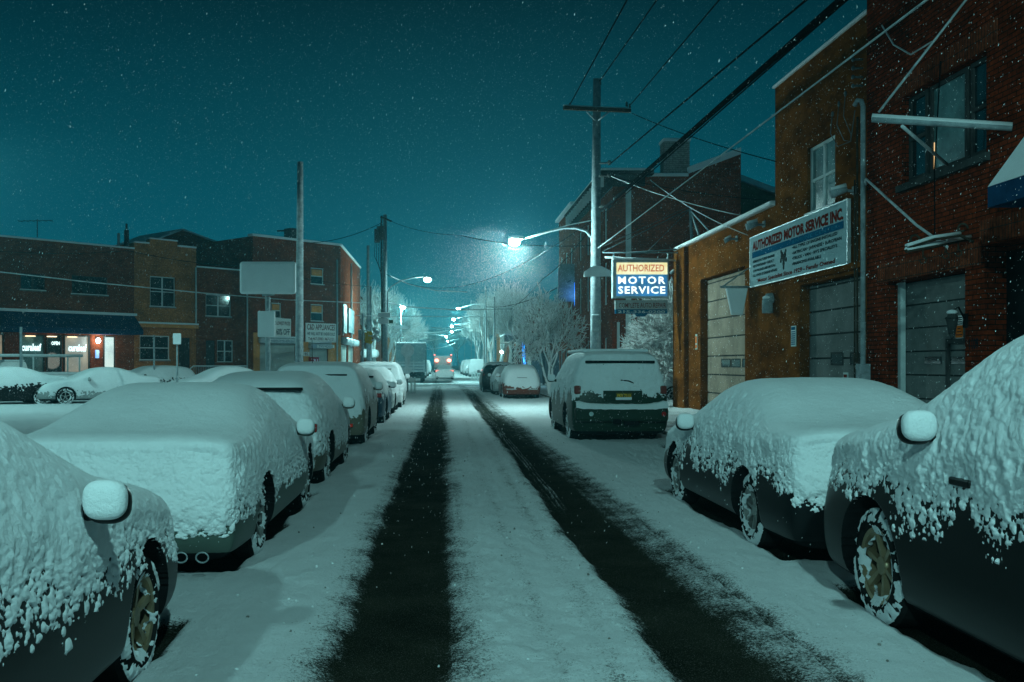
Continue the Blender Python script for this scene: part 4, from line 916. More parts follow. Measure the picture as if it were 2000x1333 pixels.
for a4 in so: window(rb, SW, *a4, cols=1, rows=2, sill=False, fm='frame', gm='glass', o=-.12)
m_ = MB(); SW.box(m_, -.25, 13.6, zc-.48, zc+.05, .0, .35); SW.box(m_, -.35, 13.7, zc+.052, zc+.22, -.2, .6); CW.box(m_, .02, 1.5, zc-.48, zc+.05, .002, .20); CW.box(m_, -.5, 1.9, zc+.052, zc+.22, -.2, .35); m_.build('cornice', M['darkframe'], rb)
for k in range(17): m_ = MB(); SW.box(m_, .3+.8*k, .5+.8*k, zc-.42, zc+.05, .352, .56); m_.build('cornice_bracket', M['frame'], rb)
m_ = MB(); SW.box(m_, -.35, 13.7, zc+.223, zc+.34, -.2, .58); CW.box(m_, -.5, 1.9, zc+.223, zc+.34, -.2, .34); CW.box(m_, 1.9, a, zc+.01, zc+.16, -.6, .04); m_.build('cornice_snow', SNOW, rb, bev=.04)
h = MB(); A, B = CW.pt(a, z1_-.02, .03), CW.pt(s1, z2_-.02, .03); h.hexa([A+Vector((0,0,-.26)), B+Vector((0,0,-.26)), B+Vector((0,.5,-.0)), A+Vector((0,.5,0)), A+Vector((0,0,.06)), B+Vector((0,0,.06)), B+Vector((0,.5,.08)), A+Vector((0,.5,.08))]); h.build('parapet_snow', SNOW, rb)
ch = MB(); c0, c1 = CW.s(1300), CW.s(1350); CW.box(ch, c0, c1, zc-.1, CW.z(1320, 274), -1.2, -.3); ch.build('chimney', brick('white_brick', (.42,.42,.38), (.35,.35,.32), (.2,.2,.2), 1.2, .3), rb)
ch = MB(); CW.box(ch, c0-.06, c1+.06, CW.z(1320, 274)+.003, CW.z(1320, 268)+.02, -1.26, -.24); ch.build('chimney_snow', SNOW, rb, bev=.05)
m_ = MB(); CW.box(m_, CW.s(1227)-.12, CW.s(1227)+.12, .12, zc-.5, .002, .12); m_.build('corner_strip', M['frame'], rb)
m_ = MB(); 
for x in (1204, 1222): a_ = CW.s(x); CW.box(m_, a_, a_+.12, .12, CW.z(x, 630), .122, .2)
m_.build('door_posts', M['frame'], rb)
m_ = MB(); m_.tube([CW.pt(CW.s(1262), .2, .08), CW.pt(CW.s(1262), CW.z(1262, 618), .08)], .06, 8); m_.build('downpipe', M['ochre_trim'], rb)
gb = thing('green_building', 'dull green boarded house wall seen between brick gable and ochre garage', 'building', (17, 52, 0))
a, b = PX(1449, 355, 52), PX(1560, 400, 52); m_ = MB(); m_.hexa([(a.x, 52, 0), (b.x, 52, 0), (b.x, 60, 0), (a.x, 60, 0), (a.x, 52, a.z), (b.x, 52, b.z), (b.x, 60, b.z), (a.x, 60, a.z)]); m_.build('wall', M['greenwall'], gb)
m_ = MB(); m_.hexa([(a.x-.1, 51.7, a.z+.01), (b.x+.1, 51.7, b.z+.01), (b.x+.1, 60, b.z+.01), (a.x-.1, 60, a.z+.01), (a.x-.1, 51.7, a.z+.3), (b.x+.1, 51.7, b.z+.3), (b.x+.1, 60, b.z+.3), (a.x-.1, 60, a.z+.3)]); m_.build('roof_snow', SNOW, gb)
# further buildings on the right side of the road
def far_block(label, x, y0, y1, zt, m, wrows=2, wn_=4, side=-1, cat='building', lit=None, depth=9):
    W = Wall((x, y0), (0, 1), (side, 0)); t = thing('row_house', label, cat, (x, y0, .1), group='row houses far down the street')
    L = y1-y0; ops = []
    for r_ in range(wrows):
        for k in range(wn_): s_ = L*(k+.5)/wn_-.5; ops.append([s_, s_+1.0, 1.0+3.1*r_, 2.7+3.1*r_])
    m_ = MB(); facade(m_, W, 0, L, 0, zt, ops, .15); mass(m_, W, 0, L, 0, zt, depth, -.16)
    E = Wall((x, y0), (-side, 0), (0, -1)); facade(m_, E, 0, depth, 0, zt, [], .1)
    m_.build('wall', M[m], t)
    for k, p in enumerate(ops): window(t, W, *p, cols=1, rows=2, sill=False, o=-.12, gm='interior' if lit and k in lit else 'glass')
    m_ = MB(); W.box(m_, -.1, L+.1, zt+.003, zt+.18, -depth, .25); m_.build('roof_snow', SNOWF, t)
    return t
far_block('dark brick row house just beyond the bracketed corner building', 8.05, 61.2, 69, CW.z(1150,470)*0+11.4, 'brick_dark', 3, 3)
far_block('flat roofed brick house on the far right corner past the crossing', 8.6, 96, 112, 7.0, 'brick_dark', 2, 4, lit=(2,))
far_block('third brick house down the right side of the road', 8.6, 114, 134, 8.5, 'brick_dark', 2, 5)
far_block('distant pale brick house on the right half hidden by trees', 8.6, 137, 160, 8.0, 'brick_tan', 2, 5)
pb = thing('blank_wall_panel', 'grey square board high on the side of the dark brick row house', 'board', PX(1115, 640, 60.5))
pbox((m_ := MB()), 1090, 1128, 516, 590, 0, .12, 60.9); m_.build('board', M['signwhite'] if False else M['concrete'], pb)
bt = thing('blue_light_tube', 'vertical glowing blue tube on the dark row house', 'neon light', PX(1125, 600, 60)); m_ = MB(); m_.tube([PX(1124, 552, 60.5), PX(1124, 598, 60.5)], .07, 8); m_.build('tube', M['bluelit'], bt); lamp_light(PX(1121, 575, 60.3), 30, (.1,.35,1), .2)
bp = thing('blue_lit_post', 'bright blue lit signpost leaning behind the snowy tree', 'post', PX(1026, 735, 72)); m_ = MB(); m_.tube([PX(1027, 745, 72), PX(1021, 662, 72)], .10, 10); m_.build('post', M['bluelit'], bp); m_ = MB(); pbox(m_, 1015, 1024, 657, 663, 0, .3, 72); m_.build('post_cap', M['bluelit'], bp)
lamp_light(PX(1040, 720, 71), 180, (.08,.45,1), .3)
kb = thing('kiosk', 'low open petrol kiosk with a pale flat canopy behind the snowy tree', 'kiosk', PX(1050, 745, 78))
m_ = MB(); pbox(m_, 985, 1110, 655, 668, -6, .1, 78); m_.build('canopy', M['concrete'], kb); m_ = MB()
for x in (1000, 1060, 1100): pbox(m_, x, x+4, 668, 752, -.3, 0, 78)
m_.build('columns', M['darkframe'], kb); pbox((m_ := MB()), 1040, 1100, 690, 750, -5, -1, 78); m_.build('booth', M['door2'], kb); pbox((m_ := MB()), 985, 1110, 652, 655, -6, .1, 78); m_.build('canopy_snow', SNOWF, kb)
wlm = thing('wall_lamp', 'small bright white lamp low on the right beyond the tree', 'lamp', PX(980, 688, 80)); m_ = MB(); m_.ball(PX(980, 688, 80), .12, .12, .12, 12, 8); m_.build('lamp_globe', M['lens_far'], wlm); m_ = MB(); m_.tube([PX(980, 692, 80), PX(980, 748, 80)], .05, 8); m_.build('lamp_post', M['darkframe'], wlm); lamp_light(PX(980, 690, 79.7), 120, rad=.1)

# ================================================================== LEFT SIDE BUILDINGS (diagonal row)
def lw_build(name, label, cat, x0, x1, ytop, m, ops, depth=.16, back=8, a0=None, a1=None, zt=None):
    s0 = LW.s(x0) if a0 is None else a0; s1 = LW.s(x1) if a1 is None else a1; zt = zt or LW.z((x0+x1)/2, ytop)
    t = thing(name, label, cat, LW.pt((s0+s1)/2, .12)); m_ = MB(); facade(m_, LW, s0, s1, .1, zt, ops, depth); mass(m_, LW, s0, s1, .1, zt, back, -depth-.01); 
    for a, n_ in ((s0, -LW.d), (s1, LW.d)): fq(m_, LW, LW.pt(a,.1), LW.pt(a,zt), LW.pt(a,zt,-back), LW.pt(a,.1,-back), n_)
    m_.build('wall', M[m], t); return t, s0, s1, zt
lo = lambda x0, x1, y0, y1: opx(LW, x0, x1, y0, y1)
GZ = .18
# shop with the navy awning
w1, w2 = lo(40, 88, 535, 567), lo(140, 210, 540, 576)
sf = [LW.s(10-60), LW.s(262)-.75, GZ, LW.z(130, 652)+.1]
t, s0, s1, zt = lw_build('shop_building', 'wide dark brick shop at the far left with navy awning and lit windows', 'shop', -190, 262, 466, 'brick_dark', [w1, w2, [LW.s(-40), LW.s(226), GZ, LW.z(130, 655)]])
for w_ in (w1, w2): window(t, LW, *w_, cols=2, rows=1, fm='darkframe', gm='glass')
m_ = MB(); LW.box(m_, s0, s1, zt+.003, zt+.10, -.5, .06); m_.build('roof_edge_snow', SNOWF, t)
# storefront bays
za, zb = GZ, LW.z(130, 655)
def bay(x0, x1, gm, nm='shop_window', fr=.07, parent=t):
    a, b = LW.s(x0), LW.s(x1); m_ = MB(); 
    for q in ((a, a+fr, za, zb), (b-fr, b, za, zb), (a+fr, b-fr, zb-fr, zb), (a+fr, b-fr, za, za+.12)): LW.box(m_, *q, -.155, -.04)
    f = m_.build(nm, M['darkframe'], parent); m_ = MB(); LW.box(m_, a+fr, b-fr, za+.12, zb-fr, -.152, -.12); m_.build('pane', M[gm], f); return f
bay(-38, 8, 'interior'); f0 = bay(38, 88, 'curtain'); f1 = bay(92, 122, 'glass', 'shop_door'); f2 = bay(126, 176, 'interior'); bay(203, 226, 'interior_b', 'shop_door')
for xa_, xb_ in ((9, 37), (177, 202)): m_ = MB(); LW.box(m_, LW.s(xa_), LW.s(xb_), za, zb, -.15, -.02); m_.build('brick_pier', M['brick_far'], t)
for x in (58, 100, 140): 
    m_ = MB(); LW.box(m_, LW.s(x)-.25, LW.s(x)+.25, zb-.13, zb-.08, -.03, .2); m_.build('soffit_lamp', emis('soffit_glow', (1,.75,.45), 2.5), t)
lrt = LW.d
for tx_, xx_, yy_, h_, w_, fa_ in (('curaleaf', 62, 685, .40, 1.15, f0), ('curaleaf', 152, 686, .40, 1.15, f2), ('OPEN', 109, 674, .20, .5, f1)): m_ = MB(); put_text(m_, tx_, LW.pt(LW.s(xx_), LW.z(xx_, yy_), -.03), lrt, up, LW.n, h_, w_, bold=.035); m_.build('lettering', M['white_neon'], fa_)
m_ = MB(); LW.box(m_, LW.s(186), LW.s(193), LW.z(190, 700), LW.z(190, 684), -.019, .05); solo('blue_box', m_, emis('blue_panel', (0,.25,.9), .9), 'small blue lit box on the brick pier between the shop window and lit doorway', 'mail box', LW.pt(LW.s(190), 1.4, 0))
wl = thing('shop_wall_lamp', 'glaring white wall lamp on the brick pier by the shop doorway', 'wall lamp', LW.pt(LW.s(190), LW.z(190, 670), 0)); p = LW.pt(LW.s(190), LW.z(190, 666), .12)
m_ = MB(); m_.ball(p, .14, .10, .17, 12, 8); m_.build('lamp_globe', emis('shop_lamp_glow', (.8, 1, 1), 22), wl); m_ = MB(); LW.box(m_, LW.s(190)-.1, LW.s(190)+.1, p.z-.1, p.z+.2, -.018, .03); m_.build('back_plate', M['darkframe'], wl); lamp_light(p + LW.n*.35 - Vector((0,0,.05)), 60, (.75,1,1), .1)
lamp_light(LW.pt(LW.s(130), 1.8, 1.6), 25, (.9,.95,.8), .5)
aw = thing('shop_awning', 'long navy cloth awning with a snow line over the lit shop windows', 'awning', LW.pt(LW.s(100), 3.4, .6))
a, b = LW.s(-190), LW.s(262); zt_, zb_ = LW.z(130, 612), LW.z(130, 652)
m_ = MB(); c = lambda s, z, o_: LW.pt(s, z, o_)
m_.quad(c(a,zb_,1.1), c(b,zb_,1.1), c(b,zb_+.3,1.1), c(a,zb_+.3,1.1)); m_.quad(c(a,zb_+.3,1.1), c(b,zb_+.3,1.1), c(b,zt_,.03), c(a,zt_,.03)); m_.poly([c(b,zb_,1.1), c(b,zb_,.03), c(b,zt_,.03), c(b,zb_+.3,1.1)]); m_.quad(c(a,zb_,.03), c(b,zb_,.03), c(b,zb_,1.1), c(a,zb_,1.1))
m_.build('cloth', M['bluecloth'], aw); m_ = MB(); LW.box(m_, a, b+.1, zt_-.02, zt_+.14, .005, .22); m_.build('snow_line', SNOW, aw, bev=.03)
# handrails before the shop
hr = thing('ramp_railing', 'snow capped tubular ramp railing outside the lit shop doorway', 'railing', LW.pt(LW.s(235), .2, 2.4)); m_ = MB()
for o_, xa, xb in ((2.2, 200, 262), (1.2, 214, 268)):
    a, b = LW.s(xa), LW.s(xb)
    for zz in (1.15, .72): m_.tube([LW.pt(a, .2, o_), LW.pt(a, zz-.06, o_), LW.pt(a+.06, zz, o_), LW.pt(b-.06, zz, o_), LW.pt(b, zz-.06, o_), LW.pt(b, .2, o_)], .035, 8)
m_.build('rails', M['frame'], hr); m_ = MB()
for o_, xa, xb in ((2.2, 200, 262), (1.2, 214, 268)): m_.tube([LW.pt(LW.s(xa), 1.19, o_), LW.pt(LW.s(xb), 1.19, o_)], .035, 6)
m_.build('rail_snow', SNOWF, hr)
hr = thing('hoop_railing', 'low hooped railing on the pavement before the left shop window', 'railing', LW.pt(LW.s(30), .2, 1.8)); m_ = MB()
for xa, xb in ((-20, 62), (48, 62)):
    a, b = LW.s(xa), LW.s(xb); zz = 1.1 if xa < 0 else .85; m_.tube([LW.pt(a, .2, 1.8), LW.pt(a, zz, 1.8), LW.pt(b-.08, zz, 1.8), LW.pt(b, zz-.08, 1.8), LW.pt(b, .2, 1.8)], .04, 8)
m_.build('rails', M['frame'], hr)
# tan brick house
u1, u2, u3 = lo(293, 342, 541, 600), lo(273, 331, 656, 704), lo(349, 372, 660, 712)
u3[2] = .35
t, s0, s1, zt = lw_build('tan_brick_house', 'tan brick row house with stepped parapet between the awning shop and the dark house', 'house', 262, 383, 480, 'brick_tan', [u1, u2, u3])
window(t, LW, *u1, cols=2, rows=2); window(t, LW, *u2, cols=2, rows=2)
m_ = MB(); LW.box(m_, u3[0]+.01, u3[1]-.01, u3[2], u3[3]-.01, -.15, -.10); 
for k in range(6): a = u3[0]+.05+k*(u3[1]-u3[0]-.1)/5; LW.box(m_, a-.015, a+.015, u3[2], u3[3]-.02, -.098, -.07)
m_.build('door', M['darkframe'], t)
m_ = MB(); zz = LW.z(320, 634); LW.box(m_, s0+.1, s1-.02, zz-.22, zz, .002, .35); m_.build('ledge', M['ochre_trim'], t); m_ = MB(); LW.box(m_, s0+.08, s1, zz+.003, zz+.12, 0.002, .36); m_.build('ledge_snow', SNOWF, t, bev=.04)
pa, pb_ = LW.s(292), LW.s(346); m_ = MB(); LW.box(m_, pa, pb_, zt+.002, zt+.32, -.4, .03); m_.build('parapet_step', M['brick_tan'], t)
m_ = MB(); LW.box(m_, pa-.03, pb_+.03, zt+.323, zt+.42, -.45, .08); LW.box(m_, s0, pa-.03, zt+.003, zt+.10, -.45, .08); LW.box(m_, pb_+.03, s1, zt+.003, zt+.12, -.45, .08); m_.build('parapet_snow', SNOWF, t, bev=.03)
m_ = MB(); m_.tube([LW.pt(s1-.05, zz, .06), LW.pt(s1-.05, LW.z(383, 523), .06)], .06, 8); m_.build('downpipe', M['frame'], t)
# dark brick house
v1, v2, v3 = lo(402, 451, 576, 619), lo(424, 455, 665, 708), lo(402, 421, 665, 722)
v3[2] = .5
t, s0, s1, zt = lw_build('dark_brick_house', 'low dark brick row house with white windows and iron stair rail', 'house', 383.5, 494, 527, 'brick_dark', [v1, v2, v3])
window(t, LW, *v1, cols=2, rows=2); window(t, LW, *v2, cols=2, rows=2, sill=False)
m_ = MB(); LW.box(m_, v3[0]+.01, v3[1]-.01, v3[2], v3[3]-.01, -.15, -.10); m_.build('door', M['darkframe'], t)
m_ = MB(); LW.box(m_, s0, s1, zt+.003, zt+.10, -.4, .08); m_.build('parapet_snow', SNOWF, t, bev=.03)
m_ = MB(); m_.tube([LW.pt(LW.s(482), .3, .06), LW.pt(LW.s(482), zt-.2, .06)], .055, 8); m_.build('downpipe', M['frame'], t)
m_ = MB(); LW.box(m_, v3[0]-1.6, v2[1]+.1, .14, .50, .01, 1.3); m_.build('porch', M['concrete'], t)
m_ = MB(); zr = 1.45
a, b = LW.s(350), LW.s(462)
m_.tube([LW.pt(a-.5, .9, 1.3), LW.pt(a+.2, zr, 1.3), LW.pt(b, zr, 1.3)], .025, 6); m_.tube([LW.pt(a+.2, .65, 1.3), LW.pt(b, .65, 1.3)], .02, 6)
for k in range(34): x = a+.2+(b-a-.2)*k/33; m_.tube([LW.pt(x, .5, 1.3), LW.pt(x, zr, 1.3)], .012, 4)
m_.build('stair_railing', M['metal'], t)
m_ = MB(); m_.tube([LW.pt(a-.5, .94, 1.3), LW.pt(a+.2, zr+.04, 1.3), LW.pt(b, zr+.04, 1.3)], .03, 6); m_.build('railing_snow', SNOWF, t)
# gabled dark roof behind
gz = thing('gabled_house', 'dark gabled house rising behind the tan and dark brick row houses', 'house', LW.pt(LW.s(390), 0, -9))
LB = Wall(tuple((LW.p - LW.n*9)[:2]), tuple(LW.d[:2]), tuple(LW.n[:2])); a, p, b = LB.s(298), LB.s(356), LB.s(492)
m_ = MB(); z0_, zp_, z1_ = LB.z(298, 472), LB.z(356, 450), LB.z(492, 500)
pts = [LB.pt(a, .0), LB.pt(b, .0), LB.pt(b, z1_), LB.pt(p, zp_), LB.pt(a, z0_)]; m_.poly(pts); m_.poly([q_ - LB.n*6 for q_ in reversed(pts)]); 
for i in range(1, 5): A, B = pts[i], pts[(i+1) % 5]; m_.quad(B, A, A-LB.n*6, B-LB.n*6)
m_.build('wall', M['brick_dark'], gz); m_ = MB()
for A, B in ((pts[4], pts[3]), (pts[3], pts[2])):
    up_ = Vector((0,0,.004)); m_.hexa([A+up_+LB.n*.1, B+up_+LB.n*.1, B+up_-LB.n*6, A+up_-LB.n*6, A+up_*30+LB.n*.1, B+up_*30+LB.n*.1, B+up_*30-LB.n*6, A+up_*30-LB.n*6])
m_.build('roof_snow', SNOWF, gz)
# appliance shop
sideW = Wall((LW.pt(LW.s(665), 0).x, LW.pt(LW.s(665), 0).y), (0, 1), (1, 0))
oo = [lo(607, 632, 524, 556), lo(607, 631, 595, 628), lo(530, 549, 592, 622)]
gs1, gs2 = [LW.s(507), LW.s(577), GZ, LW.z(540, 672)], [LW.s(604), LW.s(640), GZ, LW.z(620, 682)]
t, s0, s1, zt = lw_build('appliance_shop', 'three storey brick corner shop with boarded windows, steel shutters and appliance signs', 'shop', 494, 665, 478, 'brick_far', oo + [gs1, gs2], a1=LW.s(665), zt=LW.z(665, 490)+.35)
L2 = 17.6; so = [[.4, 5.4, GZ, 3.1], [6.2, 11.0, GZ, 3.1]]
m_ = MB(); facade(m_, sideW, 0, L2, .1, zt, so, .16); mass(m_, sideW, 0, L2, .1, zt, 6, -.17); m_.build('side_wall', M['brick_far'], t)
for q_ in oo: f = window(t, LW, *q_, cols=1, rows=2, gm='glass'); m_ = MB(); LW.box(m_, q_[0]+.12, q_[1]-.1, q_[2]+(q_[3]-q_[2])*.5, q_[3]-.1, -.08, -.06); m_.build('board', M['ochre_trim'], f)
m_ = MB(); LW.box(m_, s0-.1, s1, zt+.003, zt+.16, -.5, .12); sideW.box(m_, -.1, L2, zt+.003, zt+.16, -.5, .12); m_.build('parapet_snow', SNOWF, t, bev=.03)
sh = mat('steel_shutter', (.42,.44,.40), .55, .1, .15, 2)
for q_ in (gs1, gs2):
    m_ = MB(); z = q_[2]
    while z < q_[3]-.02: LW.box(m_, q_[0]+.02, q_[1]-.02, z+.006, min(z+.085, q_[3]-.01), -.13, -.08); z += .09
    m_.build('roller_shutter', sh, t)
    m_ = MB(); LW.box(m_, q_[0]-.15, q_[1]+.15, q_[3]+.01, q_[3]+.42, .002, .38); m_.build('shutter_box', M['metal'], t, bev=.1)
    m_ = MB(); LW.box(m_, q_[0]-.12, q_[1]+.12, q_[3]+.42, q_[3]+.52, .01, .36); m_.build('box_snow', SNOWF, t, bev=.04)
m_ = MB(); LW.box(m_, s0+.01, gs1[0]-.02, .13, LW.z(500, 650), .001, .06); LW.box(m_, gs1[1]+.02, gs2[0]-.02, .13, LW.z(590, 668), .001, .06); LW.box(m_, gs2[1]+.02, s1-.01, .13, LW.z(650, 655), .001, .06); m_.build('ground_floor_render', M['ochre_trim'], t)
m_ = MB()
for q_ in so:
    n_ = 3
    for k in range(n_): a = q_[0]+(q_[1]-q_[0])*k/n_; sideW.box(m_, a+.08, a+(q_[1]-q_[0])/n_-.08, q_[2], q_[3]-.02, -.13, -.09)
m_.build('side_shutter', sh, t)
m_ = MB()
for q_ in so: sideW.box(m_, q_[0]-.1, q_[1]+.1, q_[3]+.01, q_[3]+.55, .002, .5)
m_.build('side_shutter_box', M['metal'], t, bev=.15)
m_ = MB(); m_.tube([LW.pt(LW.s(657), .3, .08), LW.pt(LW.s(657), LW.z(657, 508), .08)], .07, 8); m_.tube([sideW.pt(8, .3, .08), sideW.pt(8, zt-.5, .08)], .07, 8); m_.build('downpipe', M['frame'], t)
m_ = MB(); LW.box(m_, LW.s(595)-.3, LW.s(595)+.3, zt+.1, zt+1.1, -2, -1.2); m_.tube([LW.pt(LW.s(585), zt+.9, -1.5), LW.pt(LW.s(567), zt+.8, -1.5)], .06, 6); m_.build('roof_vent', M['darkframe'], t)
def lsign(name, label, x0, x1, y0, y1, m, rows, o_=.02, fr=True, th=.06):
    a, b = LW.s(x0), LW.s(x1); xm = (x0+x1)/2; z0, z1 = LW.z(xm, y1), LW.z(xm, y0); t_ = thing(name, label, 'sign', LW.pt((a+b)/2, z0, o_)); m_ = MB(); LW.box(m_, a, b, z0, z1, o_, o_+th); m_.build('panel', M[m], t_)
    by = {}
    for txt, yy, h, wf, mm in rows:
        q_ = by.setdefault(mm, MB()); k = (LW.pt((a+b)/2, 0)).y/F; put_text(q_, txt, LW.pt((a+b)/2, LW.z(xm, yy), o_+th), lrt, up, LW.n, h*k, (b-a)*wf, bold=.015, out=.01)
    for mm, q_ in by.items(): q_.build('lettering', M[mm], t_)
    return t_
wht = mat('sign_cream', (.85, .85, .82), .5, 0, .08, 1, 0); M['wht'] = wht
lsign('price_sign', 'white shop sign promising sixty percent off above the wide steel shutter', 512, 567, 622, 660, 'wht', [('GUARANTEED LOWEST PRICES', 635, 7, .92, 'red_text'), ('UP TO 60% OFF', 654, 12, .9, 'blk_text')])
lsign('appliance_sign', 'white appliance shop name sign right of the tall grey pole', 596, 655, 632, 669, 'wht', [('C&D APPLIANCES', 645, 11, .92, 'red_text'), ('WE WILL NOT BE UNDER SOLD', 655.5, 6, .92, 'blk_text'), ('Tel: 467-5900 / 467-2121', 665, 5.5, .85, 'red_text')])
lsign('washer_sign', 'narrow blue and white strip sign on the wide shutter box', 518, 577, 663.5, 669.5, 'wht', [('WASHERS-DRYERS-REFRIGERATORS', 669, 4.5, .9, 'signblue')], o_=.40)
lsign('video_sign', 'small blue and white strip sign on the narrow shutter box', 612, 645, 674, 680, 'wht', [("TV'S-VIDEOS", 679.5, 4.5, .85, 'signblue')], o_=.40)
lsign('small_notice', 'small cream notice with red letters between the two steel shutters', 592, 603, 688, 696, 'wht', [('BS.', 695, 6, .7, 'red_text')])
rbx = thing('newspaper_box', 'red newspaper box with a glowing blue panel by the shop corner', 'newspaper box', LW.pt(LW.s(598), .2, 1.0)); m_ = MB(); a, b = LW.s(592), LW.s(606); LW.box(m_, a, b, .2, LW.z(598, 698), .6, 1.0); m_.build('cabinet', M['tail'], rbx, bev=.03); m_ = MB(); LW.box(m_, a+.08, b-.08, LW.z(598,717), LW.z(598,711), 1.001, 1.03); m_.build('blue_panel', M['bluelit'], rbx); m_ = MB(); put_text(m_, '31', LW.pt((a+b)/2, LW.z(598, 708), 1.0), lrt, up, LW.n, .22, .4, bold=.02); m_.build('lettering', wht, rbx)
for k, (ya, yb_) in enumerate(((1.2, 3.6), (5.2, 10.0))):
    t_ = thing('side_sign', ('smaller', 'larger')[k] + ' pale board sign high on the side wall of the appliance shop', 'sign', sideW.pt(ya, 3.9, .1)); m_ = MB(); sideW.box(m_, ya, yb_, 4.0+.15*k, 6.2-.1*k, .02, .14); m_.build('panel', M['dimboard'], t_)
# roof bits: antenna, chimney of the shop
an = thing('roof_antenna', 'thin television antenna on the far left shop roof', 'antenna', LW.pt(LW.s(82), 8.8, -2)); b_ = LW.pt(LW.s(82), LW.z(82, 462), -.6); m_ = MB(); z2 = LW.z(82, 427); m_.tube([b_, Vector((b_.x, b_.y, z2))], .03, 6); m_.build('mast', M['darkframe'], an); m_ = MB(); m_.tube([Vector((b_.x-1.1, b_.y, z2-.1)), Vector((b_.x+.9, b_.y, z2-.05))], .02, 5)
for k in range(6): x = b_.x-1.0+.36*k; m_.tube([Vector((x, b_.y-.4, z2-.1)), Vector((x, b_.y+.4, z2-.1))], .012, 4)
m_.build('elements', M['darkframe'], an)
cp = thing('chimney_pipe', 'stubby dark flue pipe on the roof right of the antenna', 'chimney', LW.pt(LW.s(260), 8.8, -1)); b_ = LW.pt(LW.s(260), LW.z(260, 482), -.8); m_ = MB(); m_.tube([b_, b_+Vector((0,0,1.1))], .15, 10); m_.tube([b_+Vector((0,0,1.1)), b_+Vector((0,0,1.5))], .07, 8); m_.build('flue', M['darkframe'], cp); m_ = MB(); m_.tube([b_+Vector((-.5,0,0)), b_+Vector((-.5,0,.9))], .09, 8); m_.build('side_flue', M['metal'], cp)
# buildings and trees beyond the corner on the left
far_block('dark brick house on the left just past the traffic signal', -7.9, 97, 112, 8.2, 'brick_dark', 2, 4, side=1)
far_block('second brick house on the left behind the parked truck', -7.9, 113, 135, 6.6, 'brick_dark', 2, 5, side=1)
far_block('distant tan brick house on the left side of the road', -7.9, 138, 165, 7.6, 'brick_tan', 2, 5, side=1)
m_ = MB(); o_ = sideW; sideW.box(m_, 17.8, 20.5, 2.2, 3.0, .0, 1.6); sh_ = solo('small_shop_awning', m_, SNOWF, 'small rounded snowy awning past the appliance shop side wall', 'awning', sideW.pt(19, 2.2, .5), bev=.3)

# ------------------------------------------------------------------ poles, signs, signals on the left
def post_thing(name, label, cat, x, Y, ybase_z, ytop_px, r, r1=None, m='pole', group=None, lean=0):
    X_ = (x-VX)/F*Y; t = thing(name, label, cat, (X_, Y, ybase_z), group=group); m_ = MB(); tp = PX(x+lean, ytop_px, Y); m_.tube([(X_, Y, ybase_z), tp], r, 14, r1 or r); m_.build('pole', M[m], t); return t
t = post_thing('steel_pole', 'tall plain grey pole crossing in front of the appliance shop', 'pole', 584, 36, 0, 317, .165, .11, lean=2.5)
m_ = MB(); m_.tube([PX(590, 318, 36), PX(591, 712, 36)], .025, 6); m_.build('cable_guard', M['wood'], t)
t = thing('blank_sign_board', 'big rounded sign board wholly plastered with snow left of the tall pole', 'sign', PX(523, 790, 30)); t.location.z = 0
m_ = MB(); a, b = PX(468.5, 575, 30), PX(578.5, 511.5, 30); m_.box(a.x, b.x, 29.92, 30.08, a.z, b.z); m_.build('board', SNOW, t, bev=.12); m_.__init__(); m_.tube([(PX(523,0,30).x, 30.05, 0), PX(523, 580, 30.05)], .075, 12); m_.build('post', M['pole'], t)
m_ = MB(); m_.tube([PX(512, 577, 30.05), PX(536, 575, 30.05)], .04, 8); m_.build('cross_piece', M['pole'], t)
t = thing('small_sign', 'small square sign board plastered with snow below the big blank board', 'sign', PX(520, 660, 29.8)); m_ = MB(); a, b = PX(503.5, 659, 29.8), PX(537.5, 608, 29.8); m_.box(a.x, b.x, 29.76, 29.84, a.z, b.z); m_.build('board', SNOW, t, bev=.03)
t = post_thing('sign_post', 'thin post with a little snow plastered sign in front of the tan brick house', 'sign post', 346, 39, 0, 652, .035); m_ = MB(); a, b = PX(338, 673, 38.9), PX(354, 651.5, 38.9); m_.box(a.x, b.x, 38.86, 38.92, a.z, b.z); m_.build('sign_plate', SNOW, t, bev=.02)
t = post_thing('thin_pole', 'thin pale pole rising before the left shop window', 'pole', 41, 44, 0, 639, .06)
t = post_thing('thin_pole', 'slim pole in front of the tan house ground floor window', 'pole', 301, 47, 0, 655, .045)
# transformer pole and signs
TP = thing('transformer_pole', 'utility pole with transformer cans and snowy street signs left of the road', 'utility pole', ((752-VX)/F*66, 66, 0))
x_ = (752-VX)/F*66; m_ = MB(); m_.tube([(x_, 66, 0), PX(752, 420, 66)], .19, 12, .13); m_.build('pole', M['pole'], TP); m_ = MB(); m_.tube([PX(745, 422, 66.1), PX(746.5, 700, 66.1)], .06, 6); m_.build('conduit', M['wood'], TP)
for x, y in ((737, 458), (744, 452)): m_ = MB(); m_.tube([PX(x, y+16, 65.6), PX(x, y-10, 65.6)], .2, 10); m_.tube([PX(x, y-10, 65.6), PX(x, y-16, 65.6)], .05, 6); m_.build('transformer', M['darkframe'], TP)
m_ = MB(); m_.tube([PX(743, 424, 65.8), PX(765, 433, 65.8)], .06, 6); m_.build('crossarm', M['wood'], TP)
m_ = MB(); 
for k in range(5): m_.tube([PX(733+3*k, 472, 65.6), PX(731+4*k, 500+6*k, 65.5), PX(744, 530+4*k, 65.8)], .018, 5)
m_.build('drop_wires', M['wire'], TP)
street_lamp('dimmer street lamp on the transformer pole reaching right', [PX(x, y, 65.5) for x, y in ((757, 620), (757, 572), (764, 560), (785, 548), (808, 543), (828, 541))], PX(836, 543, 65.5), 65.5, .05, 'lens_far', 700, head_d=(1,0), hs=.8)
